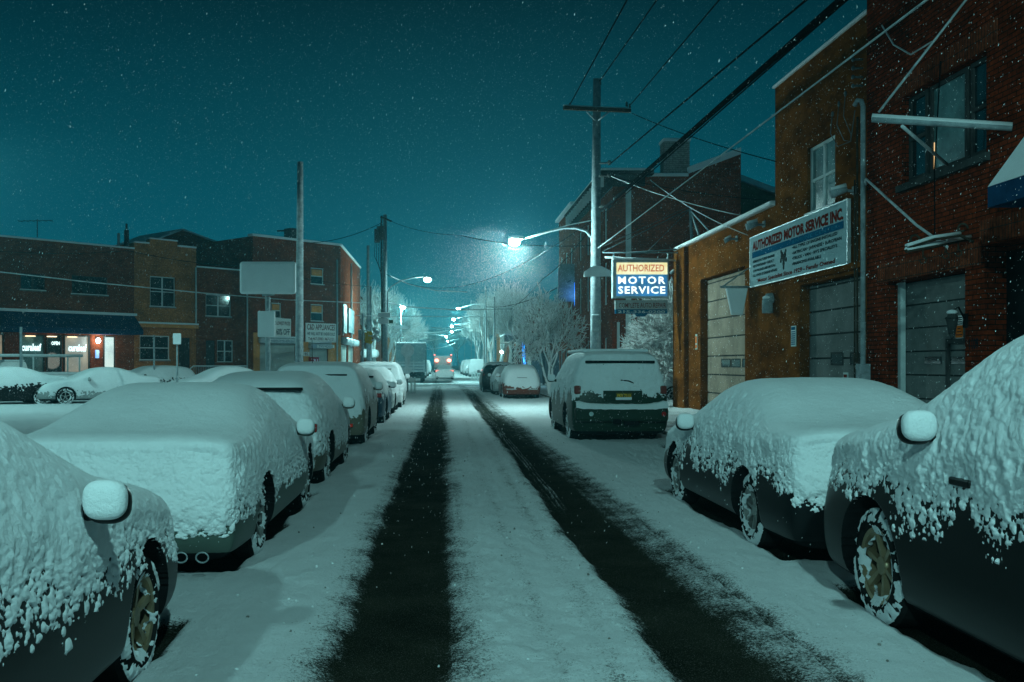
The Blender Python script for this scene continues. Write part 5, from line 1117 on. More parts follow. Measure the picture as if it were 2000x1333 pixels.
for (label, x, y, wd_, ht_) in (('upper snow plastered street name plate on the transformer pole', 751, 615.5, 25, 10), ('lower snow plastered street name plate on the transformer pole', 749, 627.5, 20, 11)):
    m_ = MB(); a, b = PX(x-wd_/2, y+ht_/2, 65.3), PX(x+wd_/2, y-ht_/2, 65.3); m_.box(a.x, b.x, 65.25, 65.32, a.z, b.z); solo('street_name_plate', m_, SNOWF, label, 'street sign', a, None, .05)
m_ = MB(); a, b = PX(759, 632, 65.4), PX(768, 625, 65.4); m_.box(a.x, b.x, 65.36, 65.42, a.z, b.z); solo('green_street_plate', m_, M['greenwall'], 'green street name plate peeking out right of the snowy plates', 'street sign', a)
# far lamps
street_lamp('bright street lamp on a thin pole carrying a snowy hexagonal sign', [(PX(783,0,85).x, 85, 0), PX(783, 640, 85), PX(783.5, 598, 85)], PX(788, 598, 85), 85, .07, 'lens_far', 6500, hs=.8)
m_ = MB(); pts = [PX(x, y, 84.7) for x, y in ((771,643),(796,643),(796,638),(790,635.5),(777,635.5),(771,638))]; i = 0; m_.v += pts + [p + Vector((0,.06,0)) for p in pts]; m_.f += [tuple(range(6)), tuple(reversed(range(6,12)))] + [(k, 6+k, 6+(k+1)%6, (k+1)%6) for k in range(6)]; m_.sm += [False]*8
solo('one_way_sign', m_, SNOWF, 'snow plastered flat hexagonal sign on the thin lamp pole left of the road', 'street sign', pts[0])
FL = [(896, 601.5, 118, 930, 595, 'bright hanging street lamp right of the road with a long arm'), (887, 622.5, 132, 915, 618, 'second of the bright lamps in a row down the road'), (883, 636, 150, 903, 632, 'third lamp down the road, above the car'), (883, 647, 172, 900, 643, 'fourth and small lamp down the road'), (872, 656.5, 190, 850, 653, 'fifth small lamp, left of the row'), (875, 666, 225, 895, 664, 'faint lowest lamp far down the road')]
for k, (x, y, Y_, xa, ya, lb) in enumerate(FL):
    P_ = PX(x, y, Y_); ax = PX(xa, ya, Y_); sx_ = 1 if xa > x else -1; px2 = 4.9*sx_ if sx_ > 0 else -4.6
    street_lamp(lb, [(px2, Y_, .1), (px2, Y_, P_.z+.2), (px2*.8, Y_, P_.z+.5), P_ + Vector((sx_*.3,0,.05))], P_, Y_, .07, 'lens_far', 2800 if k < 3 else 2400, hs=.8)
# traffic signal group
ts = thing('traffic_signal', 'yellow traffic signal heads turned away on a slim pole by the corner', 'traffic signal', ((708-VX)/F*64, 64, 0))
x_ = (708-VX)/F*64; m_ = MB(); m_.tube([(x_, 64, 0), PX(708.5, 612, 64)], .075, 10); m_.build('pole', M['pole'], ts)
m_ = MB(); m_.tube([PX(709, 647, 64), PX(716, 645, 64), PX(722, 648, 64)], .04, 6); m_.tube([PX(709, 668, 64), PX(720, 668, 64)], .04, 6); m_.tube([PX(722, 662, 64), PX(731, 648, 64)], .035, 6); m_.tube([PX(722, 668, 64), PX(733, 662, 64)], .035, 6); m_.build('brackets', M['metal'], ts)
for (xa, xb, ya, yb_, mm, nm) in ((713, 719.5, 650, 670, 'yellow', 'signal_head'), (720, 724, 650, 672, 'metal', 'signal_back'), (700, 707, 645, 664, 'pole', 'control_box')):
    m_ = MB(); a, b = PX(xa, yb_, 63.9), PX(xb, ya, 63.9); m_.box(a.x, b.x, 63.7, 63.95, a.z, b.z); m_.build(nm, M[mm], ts, bev=.05)
for y in (651, 660, 667.5): m_ = MB(); m_.tube([PX(719, y, 63.9), PX(723.5, y+1, 63.4)], .11, 10, .13); m_.build('visor', M['yellow'], ts)
for (x, y) in ((733, 648), (735, 662)): m_ = MB(); a = PX(x, y, 63.8); m_.tube([a + Vector((-.12,0,.22)), a + Vector((.18,-.1,-.12))], .13, 10); m_.build('signal_shroud', M['metal'], ts)
post_thing('wooden_pole', 'weathered wooden pole right behind the traffic signal', 'utility pole', 719, 71, 0, 480, .13, .10)
post_thing('wooden_pole', 'slimmer pole standing between traffic signal and transformer pole', 'utility pole', 724, 80, 0, 560, .10, .08)
post_thing('thin_pole', 'bent thin pole on the right past the crossing, left of the snowy tree', 'utility pole', 950, 88, 0, 560, .10, .08, lean=-2)
post_thing('thin_pole', 'straight pole with a meter box right past the crossing, beside the snowy tree', 'utility pole', 965.5, 84, 0, 580, .09, .07)
# stop sign, diamond and bollards on the corner bump-out
t = thing('stop_sign', 'octagonal stop sign seen blank and snow plastered against the parked truck', 'stop sign', ((796-VX)/F*56, 56, 0)); c_ = PX(796, 685, 56); m_ = MB(); m_.tube([(c_.x, 56.05, 0), (c_.x, 56.05, c_.z)], .04, 8); m_.build('post', M['pole'], t)
def plate(mb, c, r, n, rot, th=.03):
    i = len(mb.v); P_ = [c + Vector((math.cos(2*math.pi*k/n+rot)*r, 0, math.sin(2*math.pi*k/n+rot)*r)) for k in range(n)]; mb.v += P_ + [p + Vector((0,th,0)) for p in P_]; mb.f += [tuple(range(i,i+n)), tuple(reversed(range(i+n,i+2*n)))] + [(i+k, i+n+k, i+n+(k+1)%n, i+(k+1)%n) for k in range(n)]; mb.sm += [False]*(n+2)
m_ = MB(); plate(m_, c_, .40, 8, math.pi/8); m_.build('sign_plate', M['metal'], t)
m_ = MB(); a, b = PX(791, 714, 56), PX(801.5, 698, 56); m_.box(a.x, b.x, 55.99, 56.03, a.z, b.z); m_.build('lower_plate', M['metal'], t)
t = thing('diamond_sign', 'small blank diamond sign standing below the stop sign', 'sign', ((795-VX)/F*54, 54, 0)); c_ = PX(795, 724, 54); m_ = MB(); plate(m_, c_, .31, 4, 0); m_.build('sign_plate', M['metal'], t); m_ = MB(); m_.tube([(c_.x, 54.03, 0), (c_.x, 54.03, c_.z)], .03, 8); m_.build('post', M['pole'], t)
for k, x in enumerate((803.5, 809.5)):
    X_ = (x-VX)/F*53; t = thing('bollard', ('left', 'right')[k] + ' one of two white delineator posts at the left end of the crossing', 'bollard', (X_, 53+k*.4, 0), group='white posts at the left end of the crossing'); m_ = MB(); m_.tube([(X_, 53+k*.4, 0), (X_, 53+k*.4, .86)], .055, 10); m_.build('post', M['frame'], t); m_ = MB(); m_.ball((X_, 53+k*.4, .87), .06, .06, .04, 10, 6); m_.build('snow_cap', SNOWF, t)
bt = None
for k, x in enumerate((922, 927.5, 933, 938)):
    X_ = (x-VX)/F*95; t = thing('barricade_post', ('leftmost', 'second', 'third', 'rightmost')[k] + ' white post in the short row right of the far crossing', 'bollard', (X_, 95, 0), group='white posts at the right end of the crossing'); m_ = MB(); m_.box(X_-.06, X_+.06, 94.95, 95.05, 0, .85); m_.build('post', M['frame'], t); m_ = MB(); m_.box(X_-.08, X_+.08, 94.93, 95.07, .852, .92); m_.build('snow_cap', SNOWF, t)

# truck parked on the left
tk = thing('box_truck', 'grey box truck parked on the left with slatted tail boards', 'truck', ((803-VX)/F*83, 84, 0)); xa, xb = PX(773, 0, 83).x, PX(831, 0, 83).x; zT = PX(0, 672, 83).z
m_ = MB(); m_.box(xa, xb, 83, 89, .95, zT); m_.build('cargo_box', mat('truck_grey', (.20,.28,.30), .6, 0, .25, 1.5), tk, bev=.02)
m_ = MB()
for k in range(4): m_.box(xa+.1, xb-.05, 82.90, 82.99, .95+.24*k, 1.10+.24*k)
for x in (xa+.1, (xa+xb)/2+.25, xb-.12): m_.box(x-.04, x+.04, 82.86, 82.899, .9, 1.95)
m_.build('tail_boards', M['metal'], tk)
m_ = MB(); m_.box(xa+.3, xb-.3, 83.1, 91.5, .55, .9); m_.box(xa+.1, xb-.1, 89.2, 91.5, .9, 2.2); m_.build('chassis_cab', M['black'], tk)
for s_ in (xa+.2, xb-.45):
    for y in (84.2, 90.4): m_ = MB(); m_.tube([(s_, y, .46), (s_+.25, y, .46)], .46, 18); m_.build('wheel', M['rubber'], tk)
m_ = MB(); m_.box(xa-.02, xb+.02, 82.98, 89.02, zT+.004, zT+.12); m_.build('roof_snow', SNOWF, tk, bev=.04)
m_ = MB(); m_.box(xa+.2, xb-.1, 82.85, 82.95, .45, .62); m_.build('rear_bumper', M['darkframe'], tk)

# ------------------------------------------------------------------ trees
def bark_snow():
    m, n, b = newmat('snowy_bark'); g_ = N(n, 'ShaderNodeNewGeometry'); s_ = N(n, 'ShaderNodeSeparateXYZ'); n.links.new(g_.outputs['Normal'], s_.inputs[0])
    z = noise(n, 12, 3); a = N(n, 'ShaderNodeMath', operation='ADD'); n.links.new(s_.outputs[2], a.inputs[0]); n.links.new(z.outputs[0], a.inputs[1])
    r = ramp(n, a.outputs[0], (.05, (.28, .27, .25)), (.30, (.90, .92, .92))); n.links.new(r.outputs[0], b.inputs['Base Color']); b.inputs['Roughness'].default_value = .8; return m
BARK = bark_snow()
def branch_mesh(segs, name, m):
    V, Fq = [], []
    for p0, p1, r0, r1, k in segs:
        d = (p1-p0); 
        if d.length < 1e-5: continue
        d.normalize(); a = d.orthogonal().normalized(); b = d.cross(a); i = len(V)
        for p, r in ((p0, r0), (p1, r1)):
            for q in range(k): t = 2*math.pi*q/k; V.append(p + (a*math.cos(t)+b*math.sin(t))*r)
        for q in range(k): Fq.append((i+q, i+(q+1)%k, i+k+(q+1)%k, i+k+q))
    return np_mesh(name, [tuple(v) for v in V], Fq, [m], True)
def grow(rnd, p, d, L, r, lev, maxl, out, spread, upb, flat=1.0, kids=3):
    n = 3; q = p.copy(); dd = d.copy()
    for k in range(n):
        dd = (dd + Vector((rnd.gauss(0,.10), rnd.gauss(0,.10), rnd.gauss(0,.08) + upb*.08))).normalized(); q2 = q + dd*L/n; ra, rb = r*(1-.28*k/n), r*(1-.28*(k+1)/n)
        out[0 if lev < 2 else 1].append((q, q2, ra, rb, 7 if lev < 2 else (4 if lev < 4 else 3))); q = q2
        if lev < maxl and k >= (1 if lev else 0) and lev > 0:
            a = dd.orthogonal().normalized(); a.rotate(Matrix.Rotation(rnd.uniform(0, 6.28), 3, dd)); e_ = (dd*.7 + a*spread + Vector((0,0,upb*.2))); e_.z *= flat; grow(rnd, q, e_.normalized(), L*rnd.uniform(.55,.8), rb*.55, lev+1, maxl, out, spread, upb, flat, kids)
    if lev < maxl:
        for k in range(kids if lev < maxl-1 else 2):
            a = dd.orthogonal().normalized(); a.rotate(Matrix.Rotation(6.28*k/kids + rnd.uniform(-.6,.6), 3, dd)); e_ = (dd + a*spread*rnd.uniform(.7,1.25) + Vector((0,0,upb*.15))); e_.z *= flat
            grow(rnd, q, e_.normalized(), L*rnd.uniform(.68,.9), r*.62, lev+1, maxl, out, spread, upb, flat, kids)
def make_tree(label, cat, base, seed, stems, L, r, maxl, spread, upb=.5, flat=1.0, kids=3, group=None, rmin=.006, clip=None, fit=None):
    t = thing('bare_tree', label, cat, base, group=group); rnd = random.Random(seed); out = ([], [])
    for (dx, dy, dz, l_) in stems: grow(rnd, Vector((dx*.12, dy*.12, -.05)), Vector((dx, dy, dz)).normalized(), l_, r, 0, maxl, out, spread, upb, flat, kids)
    out = [[(a, b, max(c, rmin), max(d, rmin), k) for a, b, c, d, k in o_ if clip is None or (a.x < clip and b.x < clip)] for o_ in out]
    if fit:
        ps = np.array([tuple(b) for o_ in out for a, b, c, d, k in o_]); cx_ = (np.percentile(ps[:,0],2)+np.percentile(ps[:,0],98))/2; sx_ = fit[0]/(np.percentile(ps[:,0],98)-np.percentile(ps[:,0],2)); sz_ = fit[1]/np.percentile(ps[:,2],99); sy_ = fit[0]/(np.percentile(ps[:,1],98)-np.percentile(ps[:,1],2))
        f_ = lambda v: Vector((v.x*sx_ , v.y*sy_, v.z*sz_)); out = [[(f_(a), f_(b), c, d, k) for a, b, c, d, k in o_] for o_ in out]
    link('trunk', branch_mesh(out[0], 'trunk', BARK), t); link('crown', branch_mesh(out[1], 'crown', BARK), t)
    return t
make_tree('wide bare tree with snow on every twig, left of the big green car', 'tree', (5.15, 48, .12), 5, [(-.14,.0,1,2.0),(.10,.1,1,1.9),(-.02,-.15,1,2.2),(.2,-.05,1,1.8)], 1.25, .07, 5, .80, .12, .85, 2, rmin=.020, fit=(3.3, 4.7))
make_tree('dense snowy shrub like tree poking out behind the garage corner', 'tree', (9.9, 39.5, .1), 11, [(-.5,.0,1,1.5),(-.3,.1,1,2.0),(-.2,-.15,1.2,2.4),(-.7,-.05,.8,1.5),(-.05,.1,1.2,2.2)], 1.0, .06, 6, .38, .12, .9, 3, rmin=.016, fit=(3.4, 4.6))
protos = []
for k in range(3):
    protos.append(make_tree('x', 'tree', (0, 0, 0), 30+k, [(.02*k, .03, 1, 3.0)], 3, .22, 5, .58, .55, 1, 3, group='hazy street trees far down the road', rmin=.022, fit=(4.0, 8.6)))
TL = [(-6.5, 96, 1.0), (-6.2, 108, 1.05), (-6.6, 121, 1.1), (-6.3, 136, 1.2), (-6.5, 152, 1.2), (-6.2, 170, 1.3), (-6.4, 192, 1.3), (-12, 118, 1.3),
      (6.9, 101, 1.0), (7.2, 108, 1.15), (6.8, 117, 1.2), (7.1, 127, 1.3), (6.8, 139, 1.3), (7.0, 153, 1.35), (6.9, 170, 1.4), (7.0, 190, 1.4), (-1.5, 262, 1.3), (4.5, 270, 1.4), (-8, 250, 1.4), (10, 255, 1.5)]
def ordw(k): return ('first','second','third','fourth','fifth','sixth','seventh','eighth')[k]
cnt = {'L': 0, 'R': 0, 'E': 0}
for k, (x, y, s_) in enumerate(TL):
    side_ = 'E' if y > 240 else ('L' if x < 0 else 'R'); i = cnt[side_]; cnt[side_] += 1
    lb = {'L': 'hazy bare street tree on the left pavement, ', 'R': 'hazy bare street tree on the right pavement, ', 'E': 'faint bare tree closing the far end of the road, '}[side_] + (ordw(i) if i < 8 else ('ninth' if i == 8 else 'tenth')) + (' counting from the crossing' if side_ != 'E' else ' from the left')
    if side_ == 'E': lb = 'faint bare tree closing the far end of the road, ' + {-1.5: 'left of centre', 4.5: 'right of centre', -8: 'farthest left', 10: 'farthest right'}[x]
    t = dup(protos[k % 3], (x, y, .0), k*1.7, lb) if k >= 3 else protos[k]
    t.location = (x, y, 0); t['label'] = lb; t.scale = (s_*1.05, s_*1.05, s_)
def glow_tree():
    make_tree('bare tree edge lit at the far left above the awning shop', 'tree', (-21.5, 41, 0), 77, [(-.1,0,1,2.6)], 1.6, .16, 6, .6, .4, 1, 3, rmin=.012, clip=1.1)
glow_tree()

# ------------------------------------------------------------------ wires beyond
def fw(label, pts, r=.02, m='wire', sag=0., g='overhead wires across the street'):
    wire(label, [PX(*p) for p in pts], r, m, sag=sag, group=g)
fw('long snowy wire sweeping across the left houses to the shop corner', [(-40, 527, 50), (170, 551, 51), (400, 573, 54), (560, 586, 58), (705, 592, 66)], .03, 'wire_snow')
fw('brightly lit snowy wire hanging right from the transformer pole lamp', [(762, 540, 66), (800, 556, 70), (850, 568, 76), (912, 571, 84)], .05, 'wire_snow')
fw('lower snowy wire crossing the road in the lamplight', [(752, 590, 66), (800, 600, 72), (890, 606, 80), (1000, 604, 88)], .05, 'wire_snow')
fw('third snowy wire crossing low between the far poles', [(695, 617, 64), (800, 618, 75), (960, 620, 88)], .03, 'wire_snow')
fw('dark wire from the transformer pole top running right', [(765, 433, 66), (900, 460, 50), (1160, 480, 34.3)], .014, 'wire', .2)
fw('dark wire from the transformer pole to the appliance shop roof', [(745, 436, 66), (600, 475, 68)], .02, 'wire', .3)
fw('dark wire crossing under the bright lamp to the utility pole', [(754, 536, 66), (900, 560, 55), (1165, 425, 34.3)], .014, 'wire', .4)
fw('slanting dark wire from the right row houses down to the tree', [(1158, 440, 34.3), (1060, 545, 50), (1000, 600, 88)], .02, 'wire', .2)
fw('blue grey wire stretching from far pole to the dark row house', [(950, 600, 88), (1115, 548, 60)], .03, 'wire', .5)
for k, (xa, ya, xb, yb, Y_) in enumerate(((800, 650, 905, 640, 120), (815, 668, 900, 648, 140), (830, 683, 890, 670, 165), (842, 640, 915, 632, 110))):
    fw('pale snowy wire in the far lamp glow, ' + ordw(k) + ' of four', [(xa, ya, Y_), (xb, yb, Y_+8)], .05, 'wire_snow', .3, 'wires in the far lamp glow')
fw('two strand wire along the left shop roofs', [(-60, 486, 50), (250, 490, 54), (490, 520, 60), (720, 560, 68)], .016, 'wire', .2)

# ------------------------------------------------------------------ cars, near ones in full
def place(o, key): kind, cx, cy, hd, L, Wd, H = CARS[key]; o.location = (cx, cy, 0); o.rotation_euler = (0, 0, R(hd))
def dims(key): k = CARS[key]; return k[0], k[4], k[5], k[6]
K, L, Wd, H = dims('a'); c = make_car('parked_car', 'nearest left parked car, cut by the left edge, with a snow laden mirror', 'car', K, L, Wd, H, 'graphite', 6, zs=.70, zb=.35, rimm='brass_alloy', seed=3, T=(.035,.08), mirrors=(1,)); place(c, 'a')
K, L, Wd, H = dims('b'); c = make_car('parked_car', 'snow buried sedan with twin round exhaust tips, second on the left', 'car', K, L, Wd, H, 'greenish', 6, zs=.56, zb=.40, spokes=10, seed=14, T=(.035,.085), mirrors=(1,), streak=.5, rough=.8); place(c, 'b')
for x in (.52, .67): mb = MB(); mb.tube([(x+.044*math.cos(t), -L/2-.14, .225+.036*math.sin(t)) for t in np.linspace(0, 2*math.pi, 19)], .006, 6); part(c, 'exhaust_tip', mb, M['metal'])
mb = MB(); mb.box(-.46, .10, -L/2-.155, -L/2-.05, .70, .745); mb.box(-.38, .0, -L/2-.15, -L/2-.05, .60, .699); part(c, 'plate_recess', mb, M['black'], .005)
K, L, Wd, H = dims('c'); c = make_car('parked_car', 'third car on the left, a hatchback with a bulging snowy roof spoiler', 'car', K, L, Wd, H, 'tan', 5, zs=.60, zb=.35, spokes=10, seed=25, T=(.03,.07), mirrors=(1,), hi=True); place(c, 'c')
mb = MB(); mb.box(-.62, .62, -L/2+.02, -L/2+.2, H*.90, H*.925); part(c, 'rear_spoiler', mb, M['black'], .01); tails(c, K, L, Wd, H)
K, L, Wd, H = dims('d'); c = make_car('parked_car', 'tan sport utility car with a thin aerial, fourth on the left', 'car', K, L, Wd, H, 'tan', 4, zs=.88, zb=.62, seed=36, T=(.02,.06), mirrors=(1,), hi=True, wheel_r=.35, streak=1.4); place(c, 'd')
mb = MB(); mb.box(-.60, .60, -L/2+.0, -L/2+.2, H*.885, H*.905); part(c, 'rear_spoiler', mb, M['black'], .01)
mb = MB(); mb.box(.52, .72, -L/2-.14, -L/2-.04, .40, .46); part(c, 'rear_reflector', mb, mat('reflector', (.9,.03,.01), .25, bs=0)); mb = MB(); mb.tube([(-.1, -L/2+.3, H), (-.1, -L/2+.25, H+.55)], .006, 5); part(c, 'aerial', mb, M['wire'])
K, L, Wd, H = dims('e'); c = make_car('parked_car', 'blue grey hatchback with a dark rear window slot, fifth on the left', 'car', K, L, Wd, H, 'blue', 4, zs=.80, zb=.85, seed=47, T=(.02,.06), mirrors=(1,), hi=True, streak=1.4); place(c, 'e'); tails(c, K, L, Wd, H)
mb = MB(); mb.box(-.55, .6, -L/2+.03, -L/2+.25, H*.89, H*.92); part(c, 'rear_spoiler', mb, M['black'], .01)
K, L, Wd, H = dims('f'); c = make_car('parked_car', 'mostly hidden sedan, sixth on the left, tucked before the white car', 'car', K, L, Wd, H, 'silver', 3, zs=.6, zb=.4, seed=58, mirrors=(1,)); place(c, 'f')
K, L, Wd, H = dims('g'); c = make_car('parked_car', 'bright snow covered tall car ending the left row before the crossing', 'car', K, L, Wd, H, 'white', 4, zs=.55, zb=.35, seed=69, mirrors=(1,), hi=True); place(c, 'g')
mb = MB(); mb.box(-.55, .55, -L/2+.0, -L/2+.2, H*.885, H*.91); part(c, 'rear_spoiler', mb, M['black'], .01)
K, L, Wd, H = dims('h'); c = make_car('parked_car', 'nearest right parked car, cut by the right edge, dark with gold six spoke wheel', 'car', K, L, Wd, H, 'black', 6, zs=.92, zb=.5, spokes=6, rimm='brass_alloy', seed=83, T=(.04,.08), wheel_r=.365, mirrors=(-1,), streak=1.5, rough=1.25, front_low=.75); place(c, 'h')
for y in (.35, -.85):
    mb = MB(); mb.box(-Wd/2-.035, -Wd/2+.02, y-.10, y+.10, .98, 1.02); part(c, 'door_handle', mb, PAINT['black'], .01)
K, L, Wd, H = dims('i'); c = make_car('parked_car', 'dark sedan under a smooth snow dome, second on the right', 'car', K, L, Wd, H, 'night', 6, zs=.75, zb=.52, spokes=7, seed=94, T=(.035,.08), mirrors=(-1,), streak=1.3); place(c, 'i')
K, L, Wd, H = dims('j'); c = make_car('parked_car', 'large green sport utility car with roof rack and yellow plate, third on the right', 'car', K, L, Wd, H, 'forest', 5, zs=1.02, zb=.98, seed=105, T=(.012,.07), wheel_r=.37, mirrors=(-1,), streak=2.0, hi=True, rough=.75, spokes=6); place(c, 'j')
BL = -L/2 - .075
mb = MB(); mb.box(-.70, .70, BL+.06, BL+.36, H*.905, H*.935); part(c, 'rear_spoiler', mb, M['black'], .015)
mb = MB(); mb.box(-.66, .66, -1.9, .6, H+.005, H+.05); part(c, 'roof_rack', mb, M['black'], .02)
mb = MB(); mb.box(-.68, .68, -1.95, .65, H+.06, H+.13); part(c, 'rack_snow', mb, SNOW, .03)
mb = MB(); mb.box(-.93, .93, BL-.17, BL+.12, .44, .74); bpr = part(c, 'rear_bumper', mb, PAINT['forest'], .06)
V_, F_ = [], []
nxx, nyy = 90, 14
for j in range(nyy):
    for i in range(nxx):
        x = -.92+1.84*i/(nxx-1); y = BL-.17+.24*j/(nyy-1); lift = .10*(abs(x)/.92)**5
        e_ = min(1, 3*min(j+.0, nyy-1)/nyy + .0); V_.append((x, y - .01*(j == 0), .742 + .055*min(1, j/3)*min(1, min(i, nxx-1-i)/4) + lift*(1 if j > 1 else .3) + .012*float(fbm(np.array(x*9), y*9, 0, 2, 5)) - (.05 if j == 0 else 0)))
for j in range(nyy-1):
    for i in range(nxx-1): k = j*nxx+i; F_.append((k, k+1, k+nxx+1, k+nxx))
link('bumper_snow', np_mesh('bumper_snow', V_, F_, [SNOW]), c)
mb = MB(); mb.box(-.11, .21, BL-.085, BL-.03, .90, 1.02); pl = part(c, 'licence_plate', mb, mat('plate_dark', (.12,.10,.03), .5, bs=0)); mb = MB(); put_text(mb, 'FKV 7310', (.05, BL-.086, .935), (1,0,0), (0,0,1), (0,-1,0), .06, .27, bold=.03); part(c, 'plate_characters', mb, mat('plate_orange', (.75,.42,.04), .5, bs=0))
mb = MB(); mb.box(-.36, .42, BL-.06, BL-.02, .86, 1.06); part(c, 'plate_recess', mb, PAINT['forest'], .01)
mb = MB(); mb.box(-.12, .20, BL-.12, BL-.06, .875, .93); part(c, 'plate_snow', mb, SNOW, .015)
mb = MB(); mb.box(-.18, -.02, BL-.19, BL-.1, .40, .50); mb.box(.04, .34, BL-.185, BL-.1, .38, .46); part(c, 'tow_hitch', mb, M['black'], .01)
for x, mm in ((-.62, 'signwhite'), (.83, 'tail')):
    mb = MB(); mb.tube([(x, BL-.185, .60), (x, BL-.1, .60)], .045, 12); part(c, 'bumper_lamp', mb, M[mm])
for s_ in (1, -1): mb = MB(); x0, x1 = sorted((s_*.80, s_*.93)); mb.box(x0, x1, BL+.0, BL+.2, .99, 1.16); part(c, 'tail_light', mb, mat('dim_red', (.16,.02,.012), .4), .03)
mb = MB(); mb.tube([(.0, BL+.02, 1.27), (.16, BL+.015, 1.255), (.26, BL+.01, 1.21)], .014, 6); part(c, 'rear_wiper', mb, M['black'])
mb = MB(); mb.box(-.62, .30, BL+.1, BL+.18, .24, .27); part(c, 'exhaust_pipe', mb, M['metal'], .01)
K, L, Wd, H = dims('k'); c = make_car('parked_car', 'red hatchback with a snow white rear, beyond the green one', 'car', K, L, Wd, H, 'red', 4, zs=.75, zb=.52, seed=116, T=(.015,.06), mirrors=(-1,), hi=True); place(c, 'k'); 
mb = MB(); mb.box(-.22, .22, -L/2-.08, -L/2-.04, .98, 1.0); part(c, 'tailgate_handle', mb, M['black']); mb = MB(); mb.box(-.7, .7, -L/2-.11, -L/2-.03, .46, .50); part(c, 'bumper_strip', mb, M['metal'])
K, L, Wd, H = dims('l'); c = make_car('parked_car', 'small silver sedan squeezed between the red hatchback and black car', 'car', K, L, Wd, H, 'silver', 3, zs=.7, zb=.8, seed=127, mirrors=(-1,)); place(c, 'l')
K, L, Wd, H = dims('m'); c = make_car('parked_car', 'black sport utility car with little snow, last on the right before the crossing', 'car', K, L, Wd, H, 'black', 4, zs=1.6, zb=1.6, seed=138, T=(.004,.03), mirrors=(-1,), hi=True, streak=1.0); place(c, 'm'); tails(c, K, L, Wd, H, 1.0)
# car in the lot behind the garage
c = make_car('parked_car', 'white car with its nose showing in the lot behind the garage corner', 'car', 'sedan', 4.5, 1.78, 1.42, 'white', 4, zs=.35, zb=.3, front_low=.3, seed=149, mirrors=(), spokes=5, hi=True); c.location = (PX(1315, 0, 40).x + 1.36, 40.9, 0); c.rotation_euler = (0, 0, R(90))
# ------------------------------------------------------------------ cars over on the left
hd = math.atan2(.682, -.731)
def lot(label, kind, col, px, Y_, L, Wd, H, rz=0, **k): c = make_car('parked_car', label, 'car', kind, L, Wd, H, col, 4, hi=True, group='cars parked along the diagonal shop row', **k); c.location = ((px-VX)/F*Y_, Y_, 0); c.rotation_euler = (0, 0, hd + R(rz)); return c
lot('silver sedan under snow facing left in front of the lit shops', 'sedan', 'silver', 188, 40.3, 4.6, 1.8, 1.40, zs=.42, zb=.4, front_low=.5, seed=201, T=(.02,.06), rz=-14)
lot('dark sedan cut by the left edge beside the silver one', 'sedan', 'night', -2, 38.4, 4.7, 1.82, 1.42, zs=.78, zb=.6, seed=212, T=(.02,.06), rz=-8, spokes=10)
lot('half hidden dark car behind the silver sedan, by the ramp railing', 'hatch', 'night', 288, 47.5, 4.4, 1.8, 1.45, zs=.85, zb=.6, seed=223, T=(.02,.06), rz=-6)
lot('light snow covered car showing just its roof and bonnet over the near sedan', 'sedan', 'white', 432, 42.0, 4.5, 1.78, 1.42, zs=.4, zb=.4, front_low=.35, seed=234, rz=-10)
# pickup with ladder rack
pk = thing('pickup_truck', 'white pickup truck with a snowy ladder rack before the shop window', 'pickup truck', ((35-VX)/F*47, 47, 0), hd - R(8), None)
mb = MB(); mb.box(-.92, .92, -2.7, -.3, .55, 1.12); mb.box(-.92, .92, -.3, .2, .55, 1.15); mb.box(-.92, .92, 1.3, 2.6, .55, 1.10); mb.box(-.92, .92, .2, 1.3, .55, 1.14); part(pk, 'body', mb, PAINT['white'], .07)
mb = MB(); mb.hexa([(-.88, -.3, 1.12), (.88, -.3, 1.12), (.88, 1.45, 1.12), (-.88, 1.45, 1.12), (-.74, -.15, 1.72), (.74, -.15, 1.72), (.74, .85, 1.72), (-.74, .85, 1.72)]); part(pk, 'cab', mb, PAINT['white'], .08)
mb = MB(); mb.box(-.95, .95, -2.75, -.35, 1.10, 1.22); mb.box(-.9, .9, 1.4, 2.62, 1.09, 1.16); mb.box(-.72, .72, -.1, .8, 1.72, 1.80); part(pk, 'snow_cover', mb, SNOW, .05)
for x in (-.85, .85):
    mb = MB()
    for y in (-2.6, -.45): mb.tube([(x, y, 1.1), (x, y, 1.98)], .04, 8)
    mb.tube([(x, -2.75, 1.98), (x, 2.2, 1.98)], .045, 8); part(pk, 'ladder_rack', mb, M['frame'])
mb = MB()
for y in (-2.6, -.45, 1.6): mb.tube([(-.85, y, 1.99), (.85, y, 1.99)], .035, 8)
part(pk, 'rack_crossbar', mb, M['frame']); mb = MB()
for x in (-.85, .85): mb.tube([(x, -2.75, 2.03), (x, 2.2, 2.03)], .045, 6)
part(pk, 'rack_snow', mb, SNOW)
for x in (-1, 1):
    for y in (-1.7, 1.75): wheel(pk, x*.9, y, .37, x, M['alloy'], 5, False)
for x in (-.84, .84): mb = MB(); mb.box(x-.08, x+.08, -2.74, -2.68, .8, 1.02); part(pk, 'tail_light', mb, M['tail'])
